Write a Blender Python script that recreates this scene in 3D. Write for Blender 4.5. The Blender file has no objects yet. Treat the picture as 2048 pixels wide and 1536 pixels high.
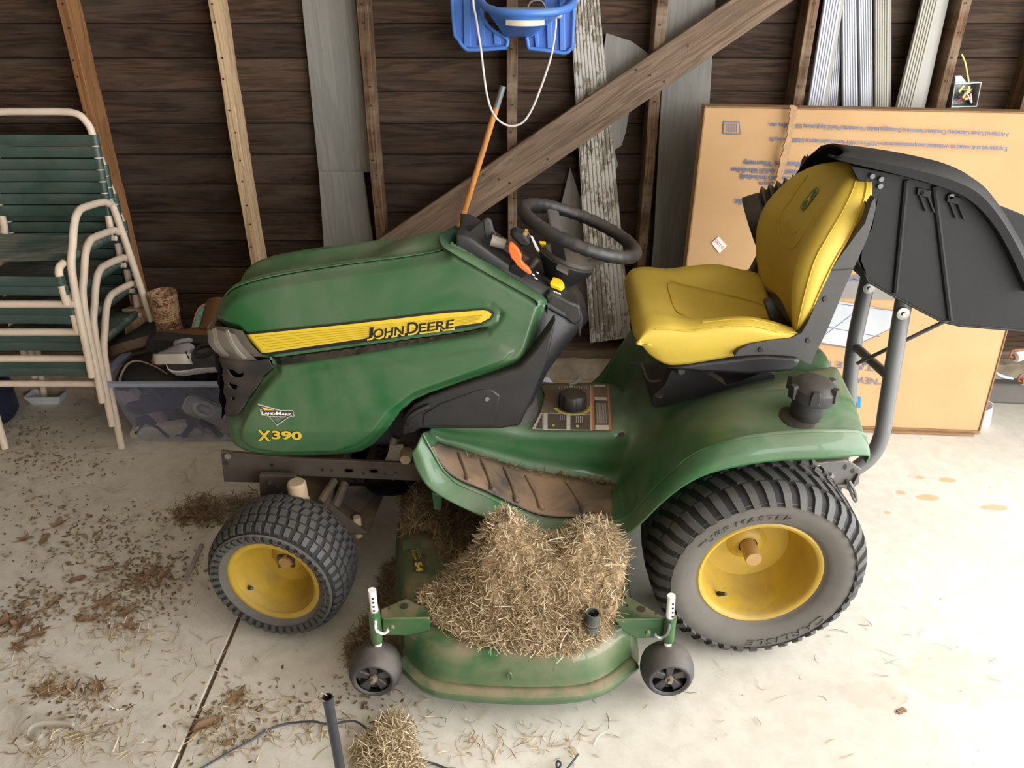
import bpy, bmesh, math, random
import numpy as np
from mathutils import Vector, Matrix
random.seed(11); RNG = np.random.default_rng(5)
C = bpy.context.scene.collection; D = bpy.data; SC = bpy.context.scene
V = Vector; R = math.radians
# ------------------------------------------------------------------ camera, sky, light, exposure
F0, PITCH, H0 = 1540.0, R(27.7), 1.55
cam = D.objects.new('camera', D.cameras.new('camera')); C.objects.link(cam); SC.camera = cam
cam.location = (0, 0, H0); cam.rotation_euler = (R(90) - PITCH, 0, 0)
cam.data.sensor_width = 36; cam.data.lens = F0 / 2048 * 36; cam.data.clip_start = .05
wd = D.worlds.new('overcast_sky'); SC.world = wd; wd.use_nodes = True
bgn = wd.node_tree.nodes['Background']; bgn.inputs[0].default_value = (.985, .995, 1.0, 1); bgn.inputs[1].default_value = 7.0
def portal(name, loc, rot, sx, sy):
    l = D.lights.new(name, 'AREA'); l.shape = 'RECTANGLE'; l.size = sx; l.size_y = sy; l.cycles.is_portal = True
    o = D.objects.new(name, l); C.objects.link(o); o.location = loc; o.rotation_euler = rot
# the big vehicle door in the right wall and a smaller door opening behind the photographer
portal('doorway_daylight', (2.62, -.07, 1.3), (0, R(90), 0), 2.6, 4.46)
portal('side_door_daylight', (1.9, -2.38, 1.1), (R(90), 0, R(0)), 1.2, 2.2)
SC.view_settings.view_transform = 'Standard'; SC.view_settings.look = 'None'
SC.view_settings.gamma = 1; SC.view_settings.use_curve_mapping = False; SC.view_settings.exposure = 0.5
SC.cycles.max_bounces = 8; SC.cycles.diffuse_bounces = 5; SC.cycles.transparent_max_bounces = 8
SC.cycles.sample_clamp_indirect = 8
# ------------------------------------------------------------------ pixel of the 2048x1536 photograph -> world point on a known plane
_c, _s = math.cos(PITCH), math.sin(PITCH)
def ray(px, py):
    a = (px - 1024) / F0; b = (768 - py) / F0
    return V((a, _c + b * _s, -_s + b * _c))
def PY(px, py, y): r = ray(px, py); return V((0, 0, H0)) + r * (y / r.y)
def PZ(px, py, z): r = ray(px, py); return V((0, 0, H0)) + r * ((z - H0) / r.z)
def PX(px, py, x): r = ray(px, py); return V((0, 0, H0)) + r * (x / r.x)
def PYs(pts, y): return [PY(a, b, y) for a, b in pts]
def PPl(px, py, p0, n):
    r = ray(px, py); o = V((0, 0, H0)); return o + r * ((p0 - o).dot(n) / r.dot(n))
# ------------------------------------------------------------------ materials
def lin(c):
    return tuple((x / 12.92 if x <= .04045 else ((x + .055) / 1.055) ** 2.4) for x in [k / 255 for k in c])
MC = {}
def base_mat(name):
    m = D.materials.new(name); m.use_nodes = True; nt = m.node_tree
    return m, nt, nt.nodes['Principled BSDF']
def nd(nt, t, **kw):
    n = nt.nodes.new(t)
    for k, v in kw.items():
        if isinstance(k, str) and k.startswith('i_'): n.inputs[k[2:].replace('_', ' ')].default_value = v
        else: setattr(n, k, v)
    return n
def noise(nt, vec, scale, detail=4, rough=.55, dist=0):
    n = nd(nt, 'ShaderNodeTexNoise'); n.inputs['Scale'].default_value = scale; n.inputs['Detail'].default_value = detail
    n.inputs['Roughness'].default_value = rough; n.inputs['Distortion'].default_value = dist
    nt.links.new(vec, n.inputs['Vector']); return n.outputs['Fac']
def ramp(nt, fac, stops):
    r = nd(nt, 'ShaderNodeValToRGB'); nt.links.new(fac, r.inputs[0]); e = r.color_ramp.elements
    while len(e) < len(stops): e.new(.5)
    for i, (p, c) in enumerate(stops):
        e[i].position = p; e[i].color = (*(c if not isinstance(c, (int, float)) else (c, c, c)), 1)
    return r.outputs[0]
def mix(nt, fac, a, b, mode='MIX'):
    m = nd(nt, 'ShaderNodeMix', data_type='RGBA', blend_type=mode)
    for s, v in ((0, fac), (6, a), (7, b)):
        if isinstance(v, (int, float)): m.inputs[s].default_value = v
        elif isinstance(v, tuple): m.inputs[s].default_value = (*v, 1)
        else: nt.links.new(v, m.inputs[s])
    return m.outputs[2]
def mth(nt, op, a, b=None, clamp=False):
    m = nd(nt, 'ShaderNodeMath', operation=op); m.use_clamp = clamp
    for s, v in ((0, a), (1, b)):
        if v is None: continue
        if isinstance(v, (int, float)): m.inputs[s].default_value = v
        else: nt.links.new(v, m.inputs[s])
    return m.outputs[0]
def coords(nt, scale=(1, 1, 1), rnd=True, roty=0):
    tc = nd(nt, 'ShaderNodeTexCoord'); mp = nd(nt, 'ShaderNodeMapping'); mp.inputs['Scale'].default_value = scale
    src = tc.outputs['Object']
    if roty:
        m0 = nd(nt, 'ShaderNodeMapping'); m0.inputs['Rotation'].default_value = (0, roty, 0); nt.links.new(src, m0.inputs['Vector']); src = m0.outputs[0]
    nt.links.new(src, mp.inputs['Vector'])
    if rnd:
        oi = nd(nt, 'ShaderNodeObjectInfo'); cb = nd(nt, 'ShaderNodeCombineXYZ')
        v = mth(nt, 'MULTIPLY', oi.outputs['Random'], 37.0)
        for k in range(3): nt.links.new(v, cb.inputs[k])
        nt.links.new(cb.outputs[0], mp.inputs['Location'])
        return mp.outputs[0], oi.outputs['Random']
    return mp.outputs[0], None
def bump(nt, bs, h, strength, dist=.002):
    b = nd(nt, 'ShaderNodeBump'); b.inputs['Strength'].default_value = strength; b.inputs['Distance'].default_value = dist
    nt.links.new(h, b.inputs['Height']); nt.links.new(b.outputs[0], bs.inputs['Normal'])
def M(name, col, rough=.5, metal=0, var=.15, vs=6, bmp=0, bs=120, dust=0, dcol=(150, 128, 100), dflat=.25, coat=0, spec=.5, ds=7):
    """plain painted / plastic / metal surface with tone variation and dust that settles on upward faces"""
    if name in MC: return MC[name]
    m, nt, b = base_mat(name); vec, _ = coords(nt, rnd=False); c = lin(col)
    n = noise(nt, vec, vs)
    k = ramp(nt, n, [(.3, tuple(x * (1 - var) for x in c)), (.7, tuple(min(1, x * (1 + var)) for x in c))])
    b.inputs['Roughness'].default_value = rough; b.inputs['Metallic'].default_value = metal
    b.inputs['Specular IOR Level'].default_value = spec; b.inputs['Coat Weight'].default_value = coat
    if dust:
        g = nd(nt, 'ShaderNodeNewGeometry'); sx = nd(nt, 'ShaderNodeSeparateXYZ'); nt.links.new(g.outputs['Normal'], sx.inputs[0])
        up = mth(nt, 'MULTIPLY_ADD', sx.outputs[2], 1 - dflat); up.node.inputs[2].default_value = dflat; up.node.use_clamp = True
        dn = ramp(nt, noise(nt, vec, ds, 6, .62, .6), [(.34, .1), (.62, 1.0)])
        fac = mth(nt, 'MULTIPLY', mth(nt, 'MULTIPLY', up, dn), dust, True)
        k = mix(nt, fac, k, lin(dcol))
        rr = mth(nt, 'MULTIPLY_ADD', fac, .9 - rough); rr.node.inputs[2].default_value = rough; nt.links.new(rr, b.inputs['Roughness'])
    nt.links.new(k, b.inputs['Base Color'])
    if bmp: bump(nt, b, noise(nt, vec, bs, 3), bmp)
    MC[name] = m; return m
def WOOD(name, dark, light, axis=0, rough=.8, gs=1.0, tone=.5, bmp=.35, weather=None, roty=0):
    if name in MC: return MC[name]
    m, nt, b = base_mat(name)
    sc = [14 * gs] * 3; sc[axis] = .9 * gs
    vec, rnd = coords(nt, tuple(sc), roty=roty); fine = [90] * 3; fine[axis] = 3.0; v2, _ = coords(nt, tuple(fine), roty=roty)
    n1 = noise(nt, vec, 1.6, 5, .6, 1.2); n2 = noise(nt, v2, 1.6, 4, .65, .3)
    wv = nd(nt, 'ShaderNodeMath', operation='SINE'); nt.links.new(mth(nt, 'MULTIPLY', n1, 38.0), wv.inputs[0])
    ringp = mth(nt, 'MULTIPLY_ADD', wv.outputs[0], .28); ringp.node.inputs[2].default_value = .5
    f = mth(nt, 'ADD', mth(nt, 'MULTIPLY', ringp, .45), mth(nt, 'MULTIPLY', n2, .6))
    d, l = lin(dark), lin(light)
    k = ramp(nt, f, [(.3, d), (.75, l)])
    t = mth(nt, 'MULTIPLY_ADD', rnd, tone); t.node.inputs[2].default_value = 1 - tone / 2
    big = noise(nt, coords(nt, (.9, .9, .9))[0], 1.7, 3)
    bg = mth(nt, 'MULTIPLY_ADD', big, .9); bg.node.inputs[2].default_value = .55
    hs = nd(nt, 'ShaderNodeHueSaturation'); nt.links.new(k, hs.inputs['Color']); nt.links.new(mth(nt, 'MULTIPLY', t, bg), hs.inputs['Value'])
    k = hs.outputs[0]
    if weather:
        wf = ramp(nt, noise(nt, coords(nt, (1.2, 1.2, 5))[0], 2.2, 5, .6), [(.45, 0.0), (.7, .55)])
        k = mix(nt, wf, k, lin(weather))
    nt.links.new(k, b.inputs['Base Color']); b.inputs['Roughness'].default_value = rough; b.inputs['Specular IOR Level'].default_value = .25
    if bmp: bump(nt, b, f, bmp, .003)
    MC[name] = m; return m
# ------------------------------------------------------------------ mesh building
def crs(pts, n=6, closed=False, sharp=()):
    """Catmull-Rom through the points, n steps a span; sharp indices keep their corner"""
    P = [V(p) for p in pts]; N = len(P); out = []
    if N < 3 and not closed:
        return [P[0].lerp(P[-1], i / n) for i in range(n + 1)]
    for i in range(N if closed else N - 1):
        p1, p2 = P[i], P[(i + 1) % N]
        p0 = P[i - 1] if (closed or i > 0) and i not in sharp else p1 * 2 - p2
        p3 = P[(i + 2) % N] if (closed or i + 2 < N) and (i + 1) not in sharp else p2 * 2 - p1
        for k in range(n):
            t = k / n; t2 = t * t; t3 = t2 * t
            out.append(.5 * ((2 * p1) + (p2 - p0) * t + (2 * p0 - 5 * p1 + 4 * p2 - p3) * t2 + (3 * p1 - p0 - 3 * p2 + p3) * t3))
    if not closed: out.append(P[-1])
    return out
class MB:
    def __init__(s): s.v = []; s.f = []
    def add(s, vs, fs):
        o = len(s.v); s.v += [tuple(p) for p in vs]; s.f += [tuple(i + o for i in f) for f in fs]; return s
    def box(s, lo, hi, mat=None):
        x0, y0, z0 = lo; x1, y1, z1 = hi
        vs = [V(p) for p in ((x0,y0,z0),(x1,y0,z0),(x1,y1,z0),(x0,y1,z0),(x0,y0,z1),(x1,y0,z1),(x1,y1,z1),(x0,y1,z1))]
        if mat: vs = [mat @ p for p in vs]
        return s.add(vs, [(0,3,2,1),(4,5,6,7),(0,1,5,4),(1,2,6,5),(2,3,7,6),(3,0,4,7)])
    def grid(s, G, cu=False, cv=False):
        nu, nv = len(G), len(G[0]); o = []
        for i in range(nu if cu else nu - 1):
            for j in range(nv if cv else nv - 1):
                a, b = i, (i + 1) % nu; c, d = j, (j + 1) % nv
                o.append((a*nv+c, b*nv+c, b*nv+d, a*nv+d))
        return s.add([p for r in G for p in r], o)
    def tube(s, pts, r, seg=10, sm=0, closed=False, caps=True, flat=1.0, sharp=()):
        if sm: pts = crs(pts, sm, closed, sharp)
        pts = [V(p) for p in pts]; n = len(pts)
        rs = r if isinstance(r, (list, tuple)) else [r] * n
        if len(rs) != n: rs = [rs[min(len(rs) - 1, int(i * (len(rs) - 1) / (n - 1)))] + 0 for i in range(n)]
        tg = []
        for i in range(n):
            a = pts[i - 1] if (i > 0 or closed) else pts[i]; b = pts[(i + 1) % n] if (i < n - 1 or closed) else pts[i]
            d = (b - a); tg.append(d.normalized() if d.length > 1e-9 else V((0, 0, 1)))
        up = V((0, 0, 1)) if abs(tg[0].z) < .9 else V((0, 1, 0))
        x = tg[0].cross(up).normalized(); G = []
        for i in range(n):
            x = (x - tg[i] * x.dot(tg[i])); x = x.normalized() if x.length > 1e-6 else tg[i].orthogonal().normalized()
            y = tg[i].cross(x)
            G.append([pts[i] + (x * math.cos(2*math.pi*k/seg) + y * (flat * math.sin(2*math.pi*k/seg))) * rs[i] for k in range(seg)])
        o = len(s.v); s.grid(G, cu=closed, cv=True)
        if caps and not closed:
            s.f.append(tuple(o + k for k in range(seg))[::-1]); s.f.append(tuple(o + (n-1)*seg + k for k in range(seg)))
        return s
    def cyl(s, a, b, r, seg=16, r2=None): return s.tube([a, b], [r, r if r2 is None else r2], seg)
    def lathe(s, prof, org=(0,0,0), axis=(0,0,1), seg=32, a0=0, a1=2*math.pi, ref=None):
        """profile of (radius, height along axis)"""
        ax = V(axis).normalized(); x = (V(ref) if ref else (V((1,0,0)) if abs(ax.x) < .9 else V((0,1,0))))
        x = (x - ax * x.dot(ax)).normalized(); y = ax.cross(x); org = V(org); full = abs(a1 - a0 - 2*math.pi) < 1e-6
        n = seg if full else seg + 1
        G = [[org + ax * h + (x * math.cos(a0 + (a1-a0)*k/seg) + y * math.sin(a0 + (a1-a0)*k/seg)) * r for r, h in prof] for k in range(n)]
        return s.grid(G, cu=full)
    def prism(s, poly, d):
        """closed 3-D polygon pushed along the vector d; both ends filled"""
        P = [V(p) for p in poly]; n = len(P); d = V(d); o = len(s.v)
        s.v += [tuple(p) for p in P] + [tuple(p + d) for p in P]
        s.f += [tuple(o + i for i in range(n)), tuple(o + n + i for i in range(n))[::-1]]
        s.f += [(o + i, o + n + i, o + n + (i + 1) % n, o + (i + 1) % n) for i in range(n)]
        return s
    def rings(s, rs, cap=True):
        o = len(s.v); n = len(rs[0]); s.grid(rs, cv=True)
        if cap:
            s.f.append(tuple(o + k for k in range(n))[::-1]); s.f.append(tuple(o + (len(rs)-1)*n + k for k in range(n)))
        return s
    def obj(s, name, mat, parent=None, smooth=35, bevel=0, seg=2, solid=0, sub=0, tri=False, off=-1, fixn=True):
        me = D.meshes.new(name)
        org = V((0, 0, 0))
        if parent is None and s.v:
            a = np.array(s.v); org = V(((a[:,0].min()+a[:,0].max())/2, (a[:,1].min()+a[:,1].max())/2, a[:,2].min()))
            me.from_pydata([tuple(V(p) - org) for p in s.v], [], s.f)
        else: me.from_pydata(s.v, [], s.f)
        if fixn:
            bm = bmesh.new(); bm.from_mesh(me); bmesh.ops.remove_doubles(bm, verts=bm.verts, dist=1e-5)
            bmesh.ops.recalc_face_normals(bm, faces=bm.faces); bm.to_mesh(me); bm.free()
        return link(name, me, mat, parent, org, smooth, bevel, seg, solid, sub, off)
def link(name, me, mat, parent=None, org=V((0,0,0)), smooth=35, bevel=0, seg=2, solid=0, sub=0, off=-1):
    if smooth: me.shade_smooth(); me.set_sharp_from_angle(angle=R(smooth))
    me.materials.append(mat)
    o = D.objects.new(name, me); C.objects.link(o)
    if parent is not None:
        o.parent = parent; top = parent
        while top.parent: top = top.parent
        o.location = -top.location if parent.parent is None else V((0,0,0))
        if parent.parent is None and parent.type == 'MESH': o.location = -parent.location
    else: o.location = org
    if solid: k = o.modifiers.new('s', 'SOLIDIFY'); k.thickness = solid; k.offset = off
    if bevel: k = o.modifiers.new('b', 'BEVEL'); k.width = bevel; k.segments = seg; k.limit_method = 'ANGLE'; k.angle_limit = R(40); k.harden_normals = False
    if sub: k = o.modifiers.new('u', 'SUBSURF'); k.levels = sub; k.render_levels = sub
    return o
def thing(name, label, cat, loc=(0,0,0), group=None):
    o = D.objects.new(name, None); C.objects.link(o); o.location = loc; o.empty_display_size = .1
    return tag(o, label, cat, group)
def tag(o, label, cat, group=None, kind=None):
    o['label'] = label; o['category'] = cat
    if group: o['group'] = group
    if kind: o['kind'] = kind
    return o
def struct(o): o['kind'] = 'structure'; return o
def lab(o, t): o['label'] = t; return o
def surf(rows, nu=6, nv=6, su=(), sv=(), cu=False, cv=False):
    """rows: feature lines (same number of stations) -> dense interpolated grid"""
    A = [crs(r, nu, cu, su) for r in rows]
    cols = [crs([A[i][j] for i in range(len(A))], nv, cv, sv) for j in range(len(A[0]))]
    return [list(x) for x in zip(*cols)]
def mirY(p, yc): return V((p[0], 2*yc - p[1], p[2]))
def text_mesh(s, bold=0.0, shear=0.0, sp=1.0):
    cu = D.curves.new('t', 'FONT'); cu.body = s; cu.offset = bold; cu.shear = shear; cu.space_character = sp; cu.resolution_u = 4
    ob = D.objects.new('t', cu); me = D.meshes.new_from_object(ob)
    vs = np.array([v.co[:] for v in me.vertices]); fs = [tuple(p.vertices) for p in me.polygons]
    D.objects.remove(ob); D.curves.remove(cu); D.meshes.remove(me)
    if len(vs): vs[:, :2] -= vs[:, :2].min(0)
    return vs, fs
def text_fit(mb, s, o, u, v, bold=0.0, shear=0.0, sp=1.0, lift=(0,0,0), fn=None):
    """text stretched onto the parallelogram origin o, edge vectors u (along) and v (up)"""
    vs, fs = text_mesh(s, bold, shear, sp); o, u, v, l = V(o), V(u), V(v), V(lift)
    w, h = vs[:,0].max(), vs[:,1].max()
    pts = [o + u * (x / w) + v * (y / h) + l for x, y, _ in vs]
    if fn: pts = [fn(x / w, y / h) for x, y, _ in vs]
    return mb.add(pts, fs)
# signed distance to a polygon, for pressed sheet-metal and moulded panels
def sdpoly(P, poly):
    Q = np.asarray(poly, float); d = np.full(len(P), 1e9); ins = np.zeros(len(P), bool); near = np.zeros_like(P)
    for a, b in zip(Q, np.roll(Q, -1, 0)):
        e = b - a; w = P - a; t = np.clip((w @ e) / max(e @ e, 1e-12), 0, 1); q = a + t[:, None] * e
        dd = np.hypot(*(P - q).T); m = dd < d; d[m] = dd[m]; near[m] = q[m]
        c = ((a[1] > P[:,1]) != (b[1] > P[:,1])); 
        with np.errstate(divide='ignore', invalid='ignore'): xi = a[0] + (P[:,1] - a[1]) * (b[0]-a[0]) / (b[1]-a[1])
        ins ^= c & (P[:,0] < xi)
    return np.where(ins, -d, d), near
def panel(poly, fn, h=.004, holes=()):
    """dense sheet inside poly (2-D); fn(P) -> 3-D points"""
    Q = np.asarray(poly, float); lo, hi = Q.min(0) - h, Q.max(0) + h
    nx, ny = int((hi[0]-lo[0])/h) + 2, int((hi[1]-lo[1])/h) + 2
    gx, gy = np.meshgrid(lo[0] + np.arange(nx)*h, lo[1] + np.arange(ny)*h, indexing='ij'); P = np.c_[gx.ravel(), gy.ravel()]
    d, near = sdpoly(P, Q)
    for hole in holes:
        d2, n2 = sdpoly(P, hole); m = -d2 > d; d = np.where(m, -d2, d); near[m] = n2[m]
    sn = np.abs(d) < .6*h; P[sn] = near[sn]; ok = (d < .6*h).reshape(nx, ny)
    q = ok[:-1,:-1] & ok[1:,:-1] & ok[1:,1:] & ok[:-1,1:]; I, J = np.nonzero(q); b = I*ny + J
    fs = np.c_[b, b+ny, b+ny+1, b+1]; used = np.unique(fs); mp = np.zeros(len(P), int); mp[used] = np.arange(len(used))
    m = MB(); m.v = [tuple(p) for p in fn(P[used])]; m.f = [tuple(r) for r in mp[fs]]; return m
def sst(x, a, b): t = np.clip((x - a) / (b - a), 0, 1); return t*t*(3 - 2*t)
# ================================================================== MATERIALS
GREEN = M('green_paint', (22, 80, 38), .36, 0, .06, 3, dust=.66, dcol=(104, 106, 88), dflat=.55, coat=.25, ds=4)
GREEN2 = M('green_paint_dusty', (24, 88, 42), .36, 0, .06, 4, dust=.66, dcol=(116, 116, 98), dflat=.4, ds=6, coat=.25)
YEL = M('yellow_paint', (178, 146, 40), .4, 0, .1, 6, dust=.6, dcol=(128, 108, 70), dflat=.5, ds=11)
VINYL = M('yellow_vinyl', (190, 164, 66), .5, 0, .05, 9, bmp=.12, bs=420, spec=.3)
BLK = M('black_plastic', (29, 30, 32), .45, 0, .15, 14, bmp=.08, bs=600, dust=.3, dcol=(105, 94, 80), dflat=.22)
BLKD = M('black_plastic_dark', (24, 24, 25), .5, 0, .1, 14, dust=.2)
BLKG = M('grey_plastic_shell', (52, 53, 54), .6, 0, .1, 14, bmp=.1, bs=700, dust=.25)
RUB = M('tyre_rubber', (82, 79, 75), .78, 0, .12, 20, bmp=.15, bs=300, dust=.55, dcol=(108, 100, 88), dflat=.6)
TREAD = M('tread_rubber', (58, 58, 58), .62, 0, .15, 40, dust=.22, dcol=(120, 112, 100), dflat=.5)
STEEL = M('zinc_steel', (150, 152, 150), .32, .85, .1, 20)
GREYM = M('grey_painted_steel', (92, 92, 92), .42, .2, .12, 10, dust=.3)
FRAME = M('dusty_black_steel', (52, 48, 44), .62, .1, .25, 12, dust=.8, dcol=(118, 98, 76), dflat=.35)
WHT = M('white_metal', (232, 230, 226), .4, 0, .04, 10)
CREAM = M('cream_tube_paint', (226, 208, 188), .42, 0, .07, 15, dust=.25, dcol=(150, 128, 104))
STRAP = M('green_vinyl_strap', (42, 72, 66), .36, 0, .12, 8, dust=.85, dcol=(140, 138, 128), dflat=.12)
ORANGE = M('orange_plastic', (238, 100, 28), .42, 0, .05)
YPLA = M('yellow_plastic', (238, 200, 24), .42, 0, .04)
STRIPE = M('yellow_decal', (200, 172, 44), .4, 0, .03)
INK = M('black_decal', (22, 22, 20), .45, 0, .05)
WINK = M('white_decal', (226, 224, 216), .5, 0, .03)
CARD = M('cardboard', (180, 145, 105), .85, 0, .07, 5, bmp=.06, bs=40, spec=.2)
CARDE = M('cardboard_edge', (136, 106, 76), .9, 0, .12, 30, spec=.2)
BINK = M('blue_print', (98, 108, 136), .8, 0, .12, 20, spec=.2)
BINKL = M('pale_blue_print', (150, 165, 190), .8, 0, .08, 20, spec=.2)
BIGINK = M('bright_blue_print', (52, 128, 205), .8, 0, .06, 20, spec=.2)
SWBLUE = M('blue_swing_plastic', (70, 122, 205), .38, 0, .08, 6, dust=.3, dcol=(160, 160, 160), dflat=.1)
GREYB = WOOD('grey_painted_board', (118, 116, 110), (134, 132, 126), 2, .7, .5, .1, .35)
STUD = WOOD('old_stud_wood', (62, 46, 34), (122, 94, 68), 2, .85, .8, .55, .4, weather=(150, 134, 114))
STUDL = WOOD('pale_stud_wood', (150, 122, 92), (205, 178, 142), 2, .8, .7, .2, .3)
STUDB = WOOD('brown_stud_wood', (112, 76, 46), (150, 108, 70), 2, .8, .7, .2, .3)
BRACE = WOOD('brace_wood', (86, 70, 57), (132, 111, 92), 0, .85, .7, .2, .4, weather=(128, 110, 92))
SIDING = WOOD('siding_wood', (33, 25, 19), (74, 56, 43), 0, .85, .8, .7, .4, weather=(84, 73, 63))
_q0, _q1 = PY(786, 460, 2.855), PY(1440, 15, 2.855)
BRACED = WOOD('slanted_brace_wood', (84, 68, 55), (128, 108, 90), 0, .85, .7, .2, .4, weather=(122, 106, 90), roty=math.atan2(_q1.z - _q0.z, _q1.x - _q0.x))
TIMBER = WOOD('weathered_timber', (120, 98, 76), (176, 152, 124), 0, .9, 1.2, .2, .7)
HANDLE = WOOD('handle_wood', (176, 112, 52), (214, 152, 84), 2, .5, .5, .1, .1)
def peel_mat():
    m, nt, b = base_mat('peeling_white_paint'); v, _ = coords(nt, (10, 10, 3.6)); v2, _ = coords(nt, (60, 60, 26))
    f = mth(nt, 'ADD', mth(nt, 'MULTIPLY', noise(nt, v, 2.2, 6, .65, .4), .7), mth(nt, 'MULTIPLY', noise(nt, v2, 1.5, 4, .7), .42))
    k = ramp(nt, f, [(.54, lin((122, 113, 98))), (.57, lin((178, 174, 166)))])
    nt.links.new(k, b.inputs['Base Color']); b.inputs['Roughness'].default_value = .8; bump(nt, b, f, .3, .002); return m
PEEL = peel_mat()
def floor_mat():
    m, nt, b = base_mat('concrete_floor'); v, _ = coords(nt, (1, 1, 1), False)
    a = noise(nt, v, 1.3, 6, .6, .3); c = noise(nt, v, 22, 6, .7); e = noise(nt, v, 150, 3, .7)
    k = ramp(nt, a, [(.3, lin((192, 186, 174))), (.55, lin((206, 201, 190))), (.75, lin((216, 211, 200)))])
    k = mix(nt, ramp(nt, c, [(.35, .32), (.6, 0.0)]), k, lin((164, 154, 140)))
    k = mix(nt, ramp(nt, e, [(.64, 0.0), (.76, .5)]), k, lin((130, 120, 108)))
    # dirt trodden in on the left, rust coloured splashes on the right
    tc = nd(nt, 'ShaderNodeTexCoord'); sx = nd(nt, 'ShaderNodeSeparateXYZ'); nt.links.new(tc.outputs['Object'], sx.inputs[0])
    lf = nd(nt, 'ShaderNodeMapRange'); nt.links.new(sx.outputs[0], lf.inputs[0])
    lf.inputs[1].default_value = .2; lf.inputs[2].default_value = -1.4; lf.inputs[3].default_value = 0; lf.inputs[4].default_value = 1
    sp = noise(nt, v, 9, 8, .72, .8)
    k = mix(nt, mth(nt, 'MULTIPLY', ramp(nt, sp, [(.52, 0.0), (.70, .62)]), lf.outputs[0]), k, lin((120, 102, 84)))
    vo = nd(nt, 'ShaderNodeTexVoronoi'); vo.inputs['Scale'].default_value = 26; nt.links.new(v, vo.inputs['Vector'])
    k = mix(nt, mth(nt, 'MULTIPLY', ramp(nt, vo.outputs['Distance'], [(.06, .8), (.13, 0.0)]), ramp(nt, noise(nt, v, 5, 3), [(.5, 0.0), (.62, .7)])), k, lin((110, 92, 78)))
    def blotch(k, pts, col, amt):
        for x, y, rx, ry in pts:
            dx = mth(nt, 'DIVIDE', mth(nt, 'SUBTRACT', sx.outputs[0], x), rx); dy = mth(nt, 'DIVIDE', mth(nt, 'SUBTRACT', sx.outputs[1], y), ry)
            q = mth(nt, 'ADD', mth(nt, 'MULTIPLY', dx, dx), mth(nt, 'MULTIPLY', dy, dy))
            q = mth(nt, 'ADD', q, mth(nt, 'MULTIPLY', c, .9))
            k = mix(nt, ramp(nt, q, [(.9, amt), (1.35, 0.0)]), k, lin(col))
        return k
    st = []
    for px, py, w, h in ((1855, 995, 34, 9), (1800, 985, 14, 5), (1775, 1025, 10, 4), (1895, 960, 24, 6), (1990, 1015, 40, 8), (1840, 955, 12, 4)):
        p = PZ(px, py, 0); q = PZ(px + w, py, 0); t = PZ(px, py - h, 0); st.append((p.x, p.y, q.x - p.x, t.y - p.y))
    k = blotch(k, st, (196, 150, 96), .7)
    p = PZ(1930, 1350, 0); k = blotch(k, [(p.x, p.y, .22, .13), (p.x - .25, p.y - .06, .12, .06)], (176, 146, 120), .2)
    p = PZ(1660, 1385, 0); k = blotch(k, [(p.x, p.y, .16, .05)], (170, 168, 164), .15)
    nt.links.new(k, b.inputs['Base Color']); b.inputs['Roughness'].default_value = .62; b.inputs['Specular IOR Level'].default_value = .3
    bump(nt, b, mth(nt, 'ADD', mth(nt, 'MULTIPLY', c, .4), mth(nt, 'MULTIPLY', e, .3)), .25, .003); return m
CONC = floor_mat()
CURB = M('curb_concrete', (150, 138, 120), .9, 0, .25, 18, bmp=.7, bs=60, spec=.2)
DIRT = M('joint_dirt', (98, 84, 70), .95, 0, .4, 60, bmp=.6, bs=90, spec=.1)
GRASS = None
def straw_mat(name, cols):
    m, nt, b = base_mat(name); g = nd(nt, 'ShaderNodeNewGeometry')
    k = ramp(nt, g.outputs['Random Per Island'], [(i / (len(cols) - 1), lin(c)) for i, c in enumerate(cols)])
    nt.links.new(k, b.inputs['Base Color']); b.inputs['Roughness'].default_value = .75; b.inputs['Specular IOR Level'].default_value = .25; return m
STRAW = straw_mat('dry_grass', [(118, 98, 72), (158, 136, 102), (184, 162, 128), (206, 188, 156), (138, 116, 84), (226, 212, 186)])
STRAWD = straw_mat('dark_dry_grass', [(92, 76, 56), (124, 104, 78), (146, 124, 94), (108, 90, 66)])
CHAFF = M('chaff', (146, 124, 94), .95, 0, .45, 90, bmp=.9, bs=140, spec=.1)
LEAF = straw_mat('dead_leaf', [(128, 98, 76), (146, 112, 86), (108, 84, 66), (160, 130, 102), (118, 86, 64)])
# ================================================================== SETTING
YW, YS = 2.97, 2.88            # siding face, stud faces
XJ = -.75                       # saw joint between the two floor slabs
fl = struct(MB().box((-3.2, -2.4, -.06), (2.6, 3.1, -.005)).obj('floor', DIRT))
for x0, x1 in ((-3.2, XJ - .005), (XJ + .005, 2.6)):
    o = MB().box((x0, -2.4, -.03), (x1, 3.1, 0)).obj('slab', CONC, fl, bevel=.003)
MB().box((2.6, -3.5, -.1), (9, 5, -.02)).obj('driveway', M('driveway_concrete', (176, 172, 164), .9, 0, .1, 3)); struct(D.objects['driveway']); D.objects['driveway'].name = 'floor_driveway'
wb = struct(MB().box((-3.2, YW + .012, 0), (2.6, YW + .05, 2.7)).obj('wall_back', WOOD('sheathing', (30, 22, 16), (52, 38, 28), 0)))
bh = .0376 * YW; z = H0 - .0454 * YW - 11 * bh + .0
k = 0
while z < 2.7:
    t = .011 + .003 * ((k * 37) % 5) / 5
    m = MB(); y0 = YW + .012 - t
    m.prism([(-3.2, YW + .012, z + .0012), (-3.2, y0 + .002, z + .0012), (-3.2, y0, z + .006), (-3.2, y0 + .0015, z + bh - .003), (-3.2, YW + .012, z + bh - .0012)], (5.8, 0, 0))
    m.obj('siding_board', SIDING, wb, smooth=0); z += bh; k += 1
MB().box((-3.2, YS - .002, .15), (2.6, YW + .01, .19)).obj('sill_plate', BRACE, wb, bevel=.003)
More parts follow.
